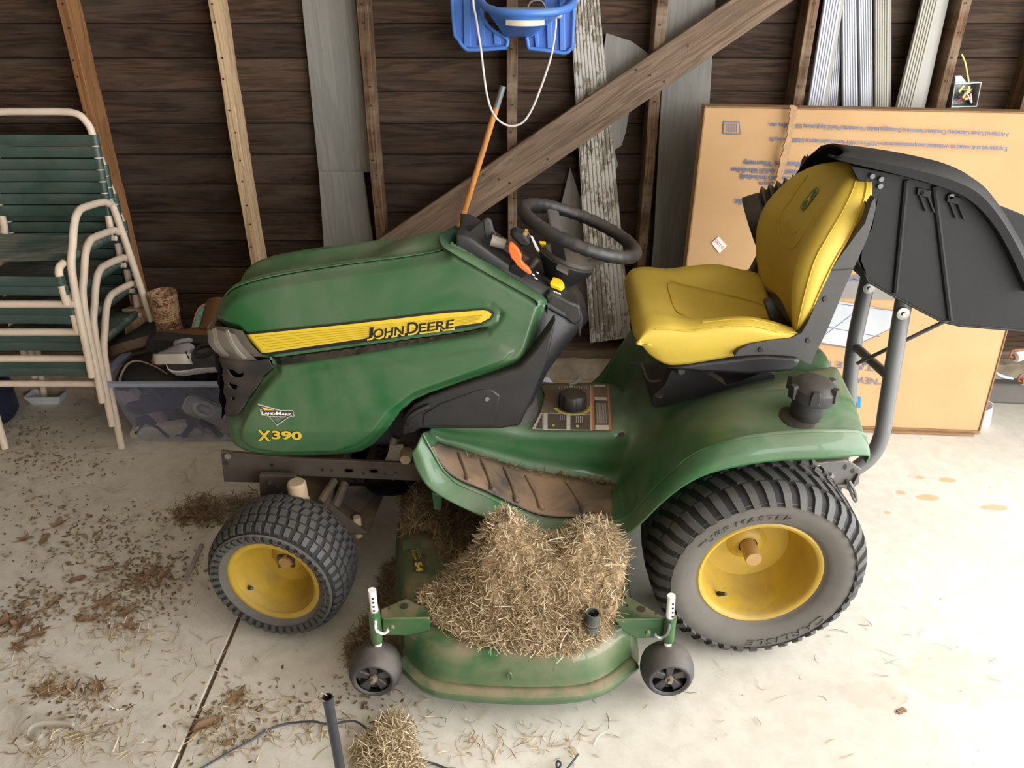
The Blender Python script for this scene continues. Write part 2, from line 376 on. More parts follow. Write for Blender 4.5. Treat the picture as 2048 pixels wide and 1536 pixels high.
g = MB(); xs = np.linspace(-3.2, 2.6, 120); prof = [(YW, 0), (2.825, 0), (2.83, .10), (2.836, .152), (2.88, .158), (YW, .158)]
g.grid([[V((x, y + .006*math.sin(x*37)*(i in (1,2,3)) + random.uniform(-.004,.004)*(0<i<5), zz + random.uniform(-.004, .004)*(1<i<5))) for i,(y, zz) in enumerate(prof)] for x in xs])
g.obj('concrete_curb', CURB, wb, smooth=60)
def stud(x, mat, z1=2.7, w=.036, wob=0.0):
    m = MB(); n = 14; G = []
    for i in range(n + 1):
        zz = .19 + (z1 - .19) * i / n; j = [random.uniform(-.0025, .0025) for _ in range(4)]
        a, b = x - w/2 + j[0], x + w/2 + j[1]
        G.append([V((a, YS + j[2], zz)), V((b, YS + j[3], zz)), V((b, YW + .008, zz)), V((a, YW + .008, zz))])
    m.rings(G); o = m.obj('stud', mat, wb, bevel=.002, seg=1, smooth=0)
    h = MB()
    for i in range(16):
        zz = .3 + i * .085 + random.uniform(-.02, .02); xx = x + random.uniform(-.008, .008)
        h.lathe([(.0001, 0), (.0028, 0), (.0035, .0012)], (xx, YS - .0035, zz), (0, -1, 0), 8)
    h.obj('nail_hole', BLKD, o); return o
SX = [(px - 1024) / F0 * (YS*_c + .06*_s) for px in (121, 425, 722, 1024, 1326, 1630, 1934)]
for x, mt in zip(SX, (STUDB, STUDL, STUD, STUD, STUD, STUD, STUD)): stud(x, mt)
stud(SX[0] - .505, STUD); stud(SX[0] - 1.01, STUD); stud(SX[6] + .3, STUD)
YB = 2.855
bp = PYs([(700, 518), (1560, -67), (1680, -67), (880, 482), (700, 605)], YB); 
bp = [PY(690, 525, YB), PY(2040, -393, YB), PY(2180, -405, YB), PY(690, 614, YB)]
br = MB().prism(bp, (0, .022, 0)).obj('diagonal_brace', BRACED, wb, bevel=.002, smooth=0)
h = MB()
for px, py in ((1272, 140), (1300, 151), (1328, 163), (966, 349), (998, 359), (1019, 366), (1375, 92), (1095, 318), (1180, 300)):
    p = PY(px, py, YB); h.lathe([(.0001, 0), (.003, 0), (.004, .001)], p + V((0, -.0005, 0)), (0, -1, 0), 8)
h.obj('nail_hole', BLKD, br)
# the other walls, with the openings that let the daylight in
DW = M('garage_wood', (128, 110, 92), .9, 0, .25, 3)
struct(MB().box((-3.3, -2.5, 0), (-3.2, 3.1, 2.7)).obj('wall_left', DW))
wr = struct(MB().box((2.6, 2.16, 0), (2.7, 3.1, 2.7)).box((2.6, -2.3, 2.6), (2.7, 2.16, 2.7)).box((2.6, -2.5, 0), (2.7, -2.3, 2.7)).obj('wall_right', DW))
wf = struct(MB().box((-3.3, -2.5, 0), (1.3, -2.4, 2.7)).box((1.3, -2.5, 2.2), (2.5, -2.4, 2.7)).box((2.5, -2.5, 0), (2.7, -2.4, 2.7)).obj('wall_front', DW))
struct(MB().box((-3.3, -2.5, 2.7), (2.7, 3.1, 2.78)).obj('ceiling', M('pale_bounce_ceiling', (222, 216, 204), .9, 0, .05, 3)))  # unseen ceiling, its pale colour chosen to bounce daylight down
# ================================================================== boards leaning in the stud bays
def board(name, label, pts, y, mat, t=.012, d=None, cat='board', group=None, bevel=.0015):
    o = MB().prism([PY(a, b, y) if not callable(y) else y(a, b) for a, b in pts], d or (0, t, 0)).obj(name, mat, None, smooth=0, bevel=bevel, seg=1)
    return tag(o, label, cat, group)
board('siding_plank', 'grey wood-grain siding plank, upper of the two stacked left of the middle studs', [(581, -220), (637, 345), (741, 345), (691, -220)], 2.945, GREYB)
board('siding_plank', 'grey wood-grain siding plank, lower one, its top seam overlapping the upper plank', [(637, 343), (652, 560), (757, 560), (726, 343)], 2.93, GREYB)
board('siding_plank', 'tall grey siding plank standing left of the big cardboard box', [(1345, -220), (1322, 200), (1308, 470), (1290, 690), (1392, 690), (1412, 330), (1444, -220)], 2.935, GREYB)
board('broken_panel', 'broken grey panel with torn edge behind the peeling board', [(1212, 66), (1262, 82), (1296, 106), (1284, 190), (1262, 205), (1252, 262), (1243, 292), (1229, 300), (1236, 330), (1228, 352), (1236, 420), (1210, 470), (1180, 300)], 2.95, GREYB)
board('broken_panel', 'narrow grey panel piece at the left edge of the peeling board', [(1140, 335), (1117, 430), (1112, 560), (1130, 640), (1180, 640), (1170, 420)], 2.95, GREYB)
def fluted(name, label, pts, y, mat, n, cat, group=None, lean=.02, depth=.0035, t=.012, lip=None):
    """narrow board with n shallow flutes; pts = top left, top right, bottom right, bottom left in the photograph"""
    TL, TR, BR, BL = [PY(a, b, y + dy) for (a, b), dy in zip(pts, (lean, lean, 0, 0))]
    m = MB(); k = n * 6; G = []
    for i in range(9):
        f = i / 8; a = TL.lerp(BL, f); b = TR.lerp(BR, f); row = []
        for j in range(k + 1):
            ph = (j % 6) / 6; off = depth if ph in (0.0, 1/6) and 0 < j < k else 0
            row.append(a.lerp(b, j / k) + V((0, off, 0)))
        row += [b + V((0, t, 0)), a + V((0, t, 0))]; G.append(row)
    m.rings(G); return tag(m.obj(name, mat, None, smooth=0), label, cat, group)
fluted('peeling_board', 'tall fluted board with flaking white paint leaning behind the brace', [(1126, -220), (1177, -220), (1263, 675), (1181, 686)], 2.885, PEEL, 9, 'board', lean=.045, t=.016)
STRW = M('white_aluminium', (172, 175, 184), .42, .1, .06, 6, dust=.35, dcol=(170, 160, 140), dflat=.2)
STRG = M('weathered_aluminium', (158, 157, 148), .5, .1, .12, 8, dust=.6, dcol=(150, 138, 112), dflat=.3)
STRS = M('aluminium_backside', (150, 147, 140), .5, .1, .1, 6)
gs = 'white fluted metal strips leaning in the corner bay'
for i, (q, lb, mt, y) in enumerate([
    (((1652,-20),(1686,-20),(1640,240),(1611,240)), 'white fluted metal strip leaning left, first from the left', STRW, 2.87),
    (((1668,-20),(1690,-20),(1672,240),(1650,240)), 'white fluted metal strip half hidden behind the leftmost slanting strip', STRW, 2.915),
    (((1684,-20),(1712,-20),(1716,240),(1686,240)), 'upright white fluted metal strip with yellowed right edge, third from left', STRW, 2.9),
    (((1716,-20),(1744,-20),(1746,240),(1722,240)), 'upright bright white fluted strip, fourth from left', STRW, 2.9),
    (((1750,-20),(1778,-20),(1776,240),(1750,240)), 'upright dull weathered fluted strip, fifth from left', STRG, 2.89),
    (((1850,-20),(1882,-20),(1818,240),(1786,240)), 'dull fluted strip leaning right beside the box-side stud', STRG, 2.88)]):
    TL, TR, BR, BL = q; f = 1.8
    TL, TR = [(a[0] - (b[0]-a[0])*.75, a[1] - 195) for a, b in ((TL, BL), (TR, BR))]
    q2 = (TL, TR, (BR[0] + (BR[0]-TR[0])*.32, BR[1] + 150), (BL[0] + (BL[0]-TL[0])*.32, BL[1] + 150))
    o = fluted('metal_strip', lb, q2, y, mt, 6, 'metal strip', gs, .03)
    a, b, c, d = [PY(*p, y + .004) for p in (TR, (TR[0] + (16 if i != 5 else 30), TR[1]), (q2[2][0] + (12 if i != 5 else 34), q2[2][1]), q2[2])]
    MB().prism([a + V((0,.03,0)), b + V((0, .045, 0)), c + V((0, .02, 0)), d + V((0,.004,0))], (0, .003, 0)).obj('folded_flange', STRS, o, smooth=0)
# wooden handle
hp0, hp1 = PY(1006, 172, 2.84), PY(905, 500, 2.80); dirv = (hp1 - hp0); hb = hp0 + dirv * (hp0.z - .0) / (hp0.z - hp1.z)
t = thing('broom_handle', 'round wooden tool handle with grey metal tip leaning behind the diagonal brace', 'tool handle', (hb.x, hb.y, 0))
MB().tube([hp0 + dirv * .12, hb], .0105, 14).obj('wooden_shaft', HANDLE, t)
MB().tube([hp0, hp0 + dirv * .125], .0112, 14).obj('metal_ferrule', M('dull_ferrule', (128, 134, 134), .5, .5), t)
# weathered timber, paper and scraps along the wall foot
tag(MB().box((-.2, 2.745, 0), (.52, 2.822, .092)).obj('timber', TIMBER, None, bevel=.005, smooth=0), 'weathered grey timber lying along the foot of the wall behind the mower', 'timber')
p0 = [PZ(1086, 764, .094), PZ(1091, 748, .094), PZ(1106, 766, .094)]
tag(MB().prism([p + V((0,0,0)) for p in p0], (0, 0, .002)).obj('paper_scrap', M('pale_blue_paper', (196, 208, 232), .8), None), 'pale blue paper scrap on the timber beside the dashboard', 'paper')
p0 = PY(545, 540, 2.86); c = [p0 + V((.042*math.cos(a)*(1 + .1*math.sin(3*a)), -.008*math.sin(a*1.7), .016*math.sin(a) + .004*a/6)) for a in np.linspace(0, 12.4, 40)]
tag(MB().tube(c, .0035, 6).obj('cable_coil', WHT, None), 'small coil of white cable hanging low on the wall behind the hood', 'cable')
# ================================================================== THE LAWN TRACTOR (front to the left, parallel to the wall)
YC = 1.90
T = thing('lawn_tractor', 'green and yellow riding lawn tractor with mower deck, yellow seat and black rear bagger', 'lawn tractor', (0, YC, 0))
YH = 1.87
def Yside(z): return 1.655 + np.maximum(0, z - .55) * .28
def PS(px, py):                      # point on the (leaning) hood side
    y = 1.68
    for _ in range(14): p = PY(px, py, y); y = float(Yside(p.z))
    return PY(px, py, y)
def xz(pts): return [(p.x, p.z) for p in (PS(*q) for q in pts)]
HO = xz(crs([(418,652,0),(421,633,0),(440,604,0),(478,578,0),(560,557,0),(700,535,0),(870,511,0),(900,488,0)], 4) and [(p.x, p.y) for p in crs([(418,652,0),(421,633,0),(440,604,0),(478,578,0),(560,557,0),(700,535,0),(870,511,0),(900,488,0)], 4)] +
        [(990,541),(1084,597),(1091,606),(1092,618),(1064,704),(1052,724),(1038,735),(940,766),(860,793),(826,808),(800,830),(770,872),(742,903),(718,918),(690,923),(600,928),(520,927),(478,922),(455,914),(444,900),(441,850),(470,838),(500,796),(522,762),(545,740),(532,724),(515,722),(470,668),(440,663)])
PK = xz([(462,662),(700,636),(880,612),(960,602),(986,602),(1014,628),(1002,650),(980,676),(960,681),(548,741),(530,724),(515,722)])      # recess around the stripe
PI = xz([(470,668),(700,641),(880,620),(970,613),(986,617),(993,627),(990,640),(972,652),(940,659),(700,691),(520,716)])         # raised frame of the stripe
SL = xz([(530,722),(700,700),(940,662),(978,650),(972,664),(955,671),(700,715),(545,738)])                                           # dark air slot
LPN = xz([(545,752),(640,742),(1000,690),(1030,700),(1010,722),(830,786),(780,824),(742,872),(715,893),(670,908),(560,911),(505,903),(482,888),(476,868),(500,806)])
def hood_fn(P):
    d, _ = sdpoly(P, HO); y = Yside(P[:,1]) + .022 * (1 - sst(-d, .0, .026)) 
    dk, _ = sdpoly(P, PK); di, _ = sdpoly(P, PI); ds, _ = sdpoly(P, SL); dl, _ = sdpoly(P, LPN)
    y = y + .013 * sst(-dk, 0, .02) * (1 - .75 * sst(-di, -.011, -.004))
    y = y + .013 * sst(-ds, -.002, .006) * (1 - sst(-di, -.009, -.003))
    y = y - .007 * sst(-dl, -.002, .009)
    low = sst(P[:,1], .62, .42); y = y + .02 * low * low
    fr = sst(P[:,0], -.6, -.8); y = y + .05 * fr * fr
    return np.c_[P[:,0], y, P[:,1]]
hm = panel(HO, hood_fn, .0036)
side = hm.obj('hood_side_panel', GREEN, T, smooth=50, solid=.003, off=-1, fixn=False)
m2 = MB(); m2.v = [(x, 2*YH - y, z) for x, y, z in hm.v]; m2.f = [f[::-1] for f in hm.f]
m2.obj('hood_side_panel', GREEN, T, smooth=50, solid=.003, off=-1, fixn=False)
def pro_(p):
    z = p[2] - H0; d = p[1]*_c - z*_s; return (1024 + F0*p[0]/d, 768 - F0*(p[1]*_s + z*_c)/d)
def hood_at(px, py, lift=.0012):
    p = PS(px, py); q = hood_fn(np.array([[p.x, p.z]]))[0]; return V((q[0], q[1] - lift, q[2]))
def decal(poly, name, mat, parent, lift, h=.004):
    Q = xz(poly); return panel(Q, lambda P: (lambda r: np.c_[r[:,0], r[:,1] - lift, r[:,2]])(hood_fn(P)), h).obj(name, mat, parent, smooth=50, fixn=False)
bd = decal([(472,667),(700,644),(880,623),(968,617),(984,620),(990,627),(984,639),(964,650),(910,659),(700,689),(519,713)], 'stripe_border_decal', INK, side, .003)
sd_ = decal([(478,671),(700,648),(880,627),(966,620),(980,623),(984,628),(979,636),(962,645),(700,681),(522,707)], 'stripe_decal', STRIPE, side, .0040)
rib = MB()
for k in range(1, 7):
    f = k / 7
    a, b = (478 + 44*f, 671 + 36*f), (984 - 22*f, 626 + 19*f)
    pts = [hood_at(a[0] + (b[0]-a[0])*t, a[1] + (b[1]-a[1])*t, .0042) for t in np.linspace(0.01, .97, 24)]
    rib.grid([[p + V((0,0,.0012)) for p in pts], [p + V((0,-.0008,0)) for p in pts], [p - V((0,0,.0012)) for p in pts]])
rib.obj('stripe_ridges', M('stripe_line', (176, 148, 34), .4), side, smooth=0)
decal([(534,720),(700,699),(940,663),(974,652),(968,664),(952,670),(700,713),(548,735)], 'air_slot', BLKD, side, .005)
def px_text(s, o, u, v, mat, name, parent, at, lift, bold=.0, shear=0.0, sp=1.0, outline=None):
    """text whose corner and edge vectors are given in photograph pixels; at(px,py,lift) puts it on its surface"""
    m = MB(); items = s if isinstance(s, list) else [(s, o, u, v)]
    for (t, oo, uu, vv) in items:
        text_fit(m, t, (0,0,0), (1,0,0), (0,1,0), bold, shear, sp, fn=lambda a, b: at(oo[0] + uu[0]*a + vv[0]*b, oo[1] + uu[1]*a + vv[1]*b, lift))
    return m.obj(name, mat, parent, smooth=0, fixn=False)
jd = []
for t, x0, x1, h in (('J', 731, 746, 23), ('OHN', 746, 807, 18), ('D', 814, 836, 23), ('EERE', 837, 907, 18)):
    bl = lambda x: 678 - (x - 731) * (22/176)
    jd.append((t, (x0, bl(x0)), (x1 - x0, bl(x1) - bl(x0)), (1.5, -h)))
px_text([(t, (o[0]+2, o[1]+3), u, v) for t, o, u, v in jd], 0, 0, 0, STRIPE, 'lettering_shadow', side, hood_at, .0050, .06)
px_text(jd, 0, 0, 0, INK, 'lettering', side, hood_at, .0058, .02)
xd = [('X', (517, 880), (26, 1), (0, -23)), ('390', (545, 876), (60, 2), (0, -18))]
px_text(xd, 0, 0, 0, INK, 'model_number_outline', side, hood_at, .0018, .085)
px_text(xd, 0, 0, 0, STRIPE, 'model_number', side, hood_at, .0026, .035)
def flat_decal(poly, mat, name, parent, at, lift):
    m = MB(); m.add([at(x, y, lift) for x, y in poly], [tuple(range(len(poly)))]); return m.obj(name, mat, parent, smooth=0, fixn=False)
st = flat_decal([(516,804),(563,817),(588,817),(590.5,829),(581,830.5),(556,848.5),(538,828.5),(524,827),(521.5,816),(526,815.5)], M('badge_silver', (178, 172, 162), .4), 'dealer_badge', side, hood_at, .0016)
for poly, mt, nm, l in (([(519.5,806.8),(563,818.8),(587,818.5),(589,828),(580.5,829),(556,846),(539,827),(525,825.8),(523.2,817.2),(527,816.8)], M('badge_dark', (56, 50, 46), .5), 'badge_field', .0022),
                    ([(525,810),(552.5,816.8),(530.5,816.8)], M('badge_gold', (216, 176, 78), .5), 'badge_wedge', .0027),
                    ([(546,832),(569,832),(556.5,842.5)], M('badge_green', (74, 104, 74), .5), 'badge_field_lower', .0027)):
    flat_decal(poly, mt, nm, side, hood_at, l)
px_text([('L', (525.5, 825), (5, .3), (0,-6.5)), ('AND', (531, 825.2), (22, 1), (0,-5)), ('M', (554, 826.2), (10, .5), (0,-7)), ('ARK', (564.5, 826.6), (21.5, 1), (0,-5))], 0,0,0, WINK, 'badge_lettering', side, hood_at, .0030, .03)
px_text('IMPLEMENT', (542, 830.5), (32.5, .8), (0, -2.6), WINK, 'badge_lettering', side, hood_at, .0030, .0)
# hood top: feature lines from the side edge to the centre, mirrored to the far side
stn = [(425,612),(440,600),(478,574),(560,553),(700,531),(800,519),(868,508),(893,495)]
rA = [PS(*p) for p in stn]
for p in rA: p.y = hood_fn(np.array([[p.x, p.z]]))[0][1]
rA[0] = PS(418, 652) + V((0, .05, 0))
sil = [(405,640),(425,608),(470,583),(560,548),(640,520),(760,485),(880,462),(925,455),(960,452)]
def sil_y(px):
    for (a, b), (c, d) in zip(sil, sil[1:]):
        if a <= px <= c: return b + (d-b)*(px-a)/(c-a)
    return 640 if px < 405 else 452
gprof = [(0,0),(.10,.06),(.17,.06),(.24,-.02),(.33,.18),(.46,.62),(.62,.88),(.80,.98),(1.0,1.0)]
def station(a, s): 
    half = [V((a.x, a.y + (YH - a.y)*f, a.z + s*g + .004*min(1, s*40)*g)) for f, g in gprof]
    return half + [mirY(p, YH) for p in half[-2::-1]]
cols_ = []
for i, a in enumerate(rA):
    lo_, hi_ = -.02, .14
    for _ in range(30):
        s_ = (lo_ + hi_)/2; over = min(pro_(p)[1] - sil_y(pro_(p)[0]) for p in station(a, s_)[4:])
        lo_, hi_ = (s_, hi_) if over > 0 else (lo_, s_)
    cols_.append(station(a, s_))
full = [list(r) for r in zip(*cols_)]
MB().grid(surf(full, 6, 4)).obj('hood_top', GREEN2, T, smooth=40, solid=.003)
# bright lip along the hood's rear edge, flaring into a collar round the dash
lo = [PY(940,452,2.0), PY(908,455,1.94), PY(888,463,1.88), PY(879,474,1.84), PY(883,488,1.80)] + [PS(*q) for q in ((899,502),(990,555),(1068,598),(1076,612))]
li = [PY(962,454,2.01), PY(934,460,1.95), PY(919,470,1.90), PY(912,483,1.855), PY(920,497,1.82), PY(945,510,1.80)] + [PY(1004,540,1.80), PY(1086,592,1.775), PY(1094,610,1.765)]
lo = [p - (p - V((0,0,H0))).normalized()*(.014 if i < 6 else .006) for i, p in enumerate(lo)]; li = [p - (p - V((0,0,H0))).normalized()*(.010 if i < 6 else .004) for i, p in enumerate(li)]
A = crs(lo, 6); B_ = crs(li, 6)
MB().grid([[p + V((-.004, .02, -.012)) for p in A], A, [a.lerp(b, .3) + V((0, -.004, .004)) for a, b in zip(A, B_)], [a.lerp(b, .7) + V((0, -.004, .004)) for a, b in zip(A, B_)], B_, [p + V((.002, .014, -.03)) for p in B_]]).obj('hood_lip', GREEN, T, smooth=60)
# headlight, grille
PF = lambda pts, y: [PY(a, b, y) for a, b in pts]
hl0 = [PS(442,663), PS(471,669), PS(492,694), PS(515,721)]
rw = []
for f, dx, dy in ((0, 0, 0), (.35, .0, .0), (.7, .0, .01), (1.0, 0, .05)):
    top = PY(470 - 56*f, 668 - 12*f, 1.70 + .05*f*f); mid = PY(490 - 72*f, 694 - 10*f, 1.694 + .05*f*f); bot = PY(514 - 78*f, 719 - 12*f + 6*math.sin(f*3.1), 1.69 + .06*f*f)
    rw.append([top, top.lerp(mid, .5) + V((0,-.004,0)), mid + V((0,-.006,0)), mid.lerp(bot, .6) + V((0,-.006,0)), bot])
rw.append([p + V((-.005, .10, 0)) for p in rw[-1]])
def glass_mat(name, col, alpha, rough=.12):
    m, nt, b = base_mat(name); b.inputs['Base Color'].default_value = (*lin(col), 1); b.inputs['Roughness'].default_value = rough; b.inputs['Alpha'].default_value = alpha; return m
hs = surf(rw, 4, 4)
hl = MB().grid([[p + V((.012,.02,0)) for p in r] for r in hs]).obj('headlight', M('headlight_reflector', (118, 112, 104), .25, .5, .1, 30), T, smooth=50)
MB().grid(hs).obj('headlight_lens', glass_mat('headlight_plastic', (168, 158, 146), .4), hl, smooth=50)
m = MB(); 
for f in (.3, .62): m.prism([hs[int(f*16)][j] + V((.004,.006,0)) for j in range(0, len(hs[0]))] + [hs[int(f*16)+1][j] + V((.004,.006,0)) for j in range(len(hs[0])-1, -1, -1)], (0, .006, 0))
m.obj('reflector_rib', M('headlight_rib', (140, 134, 126), .3), hl, smooth=0)
GR = xz([(424,712),(440,722),(500,728),(532,724),(545,740),(522,762),(500,796),(470,838),(444,848),(440,832),(444,815),(436,800),(440,780),(433,765),(437,748),(429,735)])
holes = [xz(q) for q in ([(446,745),(463,748),(474,757),(484,750),(486,751),(478,762),(466,764),(452,757)], [(449,774),(470,777),(471,780),(464,786),(456,783)], [(454,803),(464,805),(461,811),(456,809)])]
gp = panel(GR, lambda P: np.c_[P[:,0], Yside(P[:,1]) + .018 + .05*sst(P[:,0], -.68, -.80) - .003*np.sin(P[:,1]*110), P[:,1]], .0026, holes)
gr = gp.obj('grille', BLKD, T, smooth=50, solid=.004, off=-1, fixn=False)
fv = [PY(x, y, 1.74) for x, y in ((424,712),(430,735),(437,748),(434,765),(440,780),(437,800),(444,815),(442,840))]
MB().grid([[p + V((0, k*.10, 0)) for p in fv] for k in range(4)]).obj('grille_front', BLKD, gr, smooth=40)
# engine block darkness inside the hood
ENG = M('engine_dark', (26, 25, 24), .7, 0, .2, 20)
MB().box((-.70, 1.78, .42), (-.24, 2.06, .74)).obj('engine', ENG, T, bevel=.02)
# ------------------------------------------------------------------ dash tower
def sidepoly(px, y): return [PY(a, b, y) for a, b in px]
tw = sidepoly([(905,500),(925,478),(965,478),(1085,587),(1150,600),(1166,640),(1120,740),(1088,800),(1062,846),(1000,858),(990,800),(1040,735),(1064,705),(1092,612),(1083,600)], 1.735)
# tower body: rings along the steering column direction
def ring(c, rx, ry, n=28, pw=2.6, tilt=0.0):
    o = []
    for k in range(n):
        a = 2*math.pi*k/n; ca, sa = math.cos(a), math.sin(a)
        x = rx * abs(ca)**(2/pw) * (1 if ca > 0 else -1); y = ry * abs(sa)**(2/pw) * (1 if sa > 0 else -1)
        o.append(V((c[0] + x*math.cos(tilt), c[1] + y, c[2] - x*math.sin(tilt))))
    return o
rr = []
for (x0, x1, z, ry, tl) in ((-.12, .056, .475, .12, 0), (-.13, .060, .53, .125, 0), (-.15, .075, .58, .15, .05), (-.15, .105, .66, .16, .12), (-.13, .165, .76, .145, .22), (-.11, .200, .82, .128, .34), (-.10, .192, .868, .115, .44), (-.09, .150, .905, .10, .47)):
    rr.append(ring(((x0+x1)/2, YC, z + 0.0), (x1-x0)/2 / max(.6, math.cos(tl)), ry, 32, 3.2, tl))
tower = MB().rings(rr).obj('dash_tower', BLK, T, smooth=60)
bs = MB().rings([ring((-.032, YC, .495), .106, .138, 32, 3), ring((-.032, YC, .527), .103, .134, 32, 3), ring((-.032, YC, .534), .096, .126, 32, 3)]).obj('tower_base_ring', BLKG, tower, smooth=40)
# lower side cover between hood and footboard
cov = sidepoly([(1000,858),(1004,812),(1040,737),(1062,706),(1076,690),(1040,735),(940,768),(862,795),(828,812),(804,838),(803,872),(830,868),(842,858)], 1.672)
cov = sidepoly([(803,872),(804,838),(828,811),(862,794),(940,767),(1040,734),(1070,700),(1112,640),(1095,720),(1064,800),(1040,852),(1000,858),(842,858),(830,868)], 1.69)
cv = MB().prism(cov, (0, .05, 0)).obj('lower_side_cover', BLK, T, smooth=40, bevel=.006)
MB().prism(sidepoly([(845,850),(848,826),(880,806),(960,778),(985,778),(1000,790),(992,850)], 1.692), (0, -.006, 0)).obj('cover_panel', BLK, cv, smooth=30, bevel=.003)
MB().lathe([(.0001,-.004),(.006,-.004),(.006,0)], PY(974, 797, 1.686), (0,1,0), 12).obj('screw', STEEL, cv)
MB().tube(crs([PY(812,850,1.684), PY(818,836,1.68), PY(838,822,1.68), PY(860,812,1.684)], 5), .006, 10).obj('cover_rim', BLK, cv, smooth=60)
mir = MB().prism([mirY(p, YC) for p in cov], (0, -.05, 0)).obj('lower_side_cover', BLK, T, smooth=40, bevel=.006)
# control panel: sloping top with near-edge band
dz = lambda p, y: V((p.x, y, p.z))
nb = [PY(a, b, 1.80) for a, b in ((912,476),(940,482),(990,517),(1042,552),(1085,586),(1136,603),(1158,618),(1166,640))]
low = [V((p.x - .006, 1.80, p.z - .05)) for p in nb]
r1 = [V((p.x, 1.812, p.z + .008)) for p in nb]; r2 = [V((p.x + .004, 1.85, p.z + .010)) for p in nb]; r3 = [V((p.x + .006, YC, p.z + .010)) for p in nb]
rows = [low, nb, r1, r2, r3]; rows += [[mirY(p, YC) for p in r] for r in rows[-2::-1]]
cp = MB().grid(surf(rows, 5, 5)).obj('control_panel', BLK, T, smooth=40, solid=.004)
# gauge hood at the front of the panel
MB().rings([[PY(930,466,y) + V((0,0,.0)), PY(948,452,y), PY(966,440,y), PY(984,441,y), PY(988,458,y), PY(996,470,y) , PY(960,492,y) - V((0,0,.02))] for y in (1.835, 1.85, 1.95, 1.965)]).obj('gauge_hood', BLK, T, smooth=30, bevel=.005)
def cylx(a, b, r, name, mat, par, seg=20, **k): return MB().cyl(a, b, r, seg).obj(name, mat, par, **k)
MB().prism(sidepoly([(966,440),(976,437),(983,442),(985,458),(978,482),(970,478),(968,462)], 1.832), (0, .014, 0)).obj('gauge_hood_edge', BLKG, T, smooth=40, bevel=.004)
MB().tube([PY(982, 480, 1.812), PY(1010, 489, 1.812)], [.014, .012], 14).obj('gauge_tube', M('dusty_clear_plastic', (128, 120, 108), .35, 0, .1, 30), T)
MB().prism(sidepoly([(1018,470),(1030,463),(1052,470),(1062,486),(1058,496),(1040,492)], 1.90), (0, .05, 0)).obj('switch_block', BLK, T, smooth=30, bevel=.006)
MB().prism([PY(990,481,1.86), PY(1014,494,1.86), PY(1060,520,1.86), PY(1046,527,1.83), PY(985,488,1.83)], (0,0,.006)).obj('lever_slot', BLKD, T, smooth=0, bevel=.002)
# levers, knobs, key
MB().prism(PYs([(1017,488),(1023,486),(1036,498),(1044,512),(1042,521),(1049,530),(1060,540),(1064,549),(1058,550),(1046,542),(1034,532),(1029,524),(1022,517),(1017,503)], 1.780), (0, .012, .003)).obj('throttle_lever', ORANGE, T, smooth=30, bevel=.003)
MB().lathe([(.0001,-.006),(.019,-.006),(.022,-.003),(.022,.012)], PY(1036, 541, 1.800), (.15,1,.25), 24).obj('lever_hub', BLK, T, smooth=40)
MB().tube([PY(1061,534,1.80), PY(1071,522,1.80), PY(1076,518,1.80)], [.009,.009,.007], 10).obj('choke_knob', BLKD, T, smooth=60)
MB().prism([PY(1100,575,1.80), PY(1107,561,1.83), PY(1124,567,1.83), PY(1130,577,1.81), PY(1123,584,1.80)], (-.002, -.006, .014)).obj('lift_knob', YPLA, T, smooth=30, bevel=.003)
MB().prism([PY(1077,485,1.93), PY(1092,486,1.93), PY(1093,498,1.93), PY(1086,507,1.93), PY(1081,505,1.93), PY(1083,495,1.93)], (0, .018, 0)).obj('blade_switch', YPLA, T, smooth=30, bevel=.003)
kr = PY(1052, 468, 1.90)
ky = MB().tube([kr + V((.008*math.cos(a), 0, .010*math.sin(a) - .003)) for a in np.linspace(0, 2*math.pi, 17)[:-1]], .0011, 6, closed=True).obj('ignition_key', STEEL, T)
MB().prism([PY(1047,470,1.9), PY(1051,457,1.9), PY(1057,461,1.9), PY(1054,472,1.9)], (0, .003, 0)).obj('key_head', M('brass_key', (206, 160, 96), .4, .4), ky)
MB().prism([PY(1060,471,1.897), PY(1065,473,1.897), PY(1080,502,1.897), PY(1077,505,1.897), PY(1072,500,1.897)], (0, .003, 0)).obj('key_tag', WHT, ky, bevel=.001)
MB().prism([PY(1112,540,1.80), PY(1115,532,1.82), PY(1137,545,1.82), PY(1136,552,1.80)], (0, .004, .008)).obj('column_lever', BLKG, T, bevel=.002)
m = MB()
for a, b, w in ((1064,549,6), (1073,545,5), (1069,556,7), (1107,583,4), (1112,585,6), (1118,587,4)):
    p = PY(a, b, 1.788); m.prism([p + V((0,-.002,.0)), p + V((w/900,-.002,-w/1600)), p + V((w/900,-.002,.003 - w/1600)), p + V((0,-.002,.003))], (0, .001, 0))
m.obj('control_marks', WINK, T, smooth=0)
pb = MB().prism(PYs([(1090,592),(1101,584),(1140,604),(1160,612),(1164,640),(1150,652),(1134,640),(1100,622)], 1.772), (0, .03, 0)).obj('pocket_block', BLK, T, smooth=30, bevel=.005)
MB().prism(PYs([(1098,606),(1104,594),(1130,608),(1142,612),(1150,636),(1140,634),(1118,624)], 1.7715), (0, -.001, 0)).obj('pocket_opening', BLKD, pb, smooth=0)
MB().prism(PYs([(1094,606),(1132,629),(1129,634),(1093,614)], 1.765), (0, .008, 0)).obj('pocket_lip', BLKG, pb, smooth=0, bevel=.002)
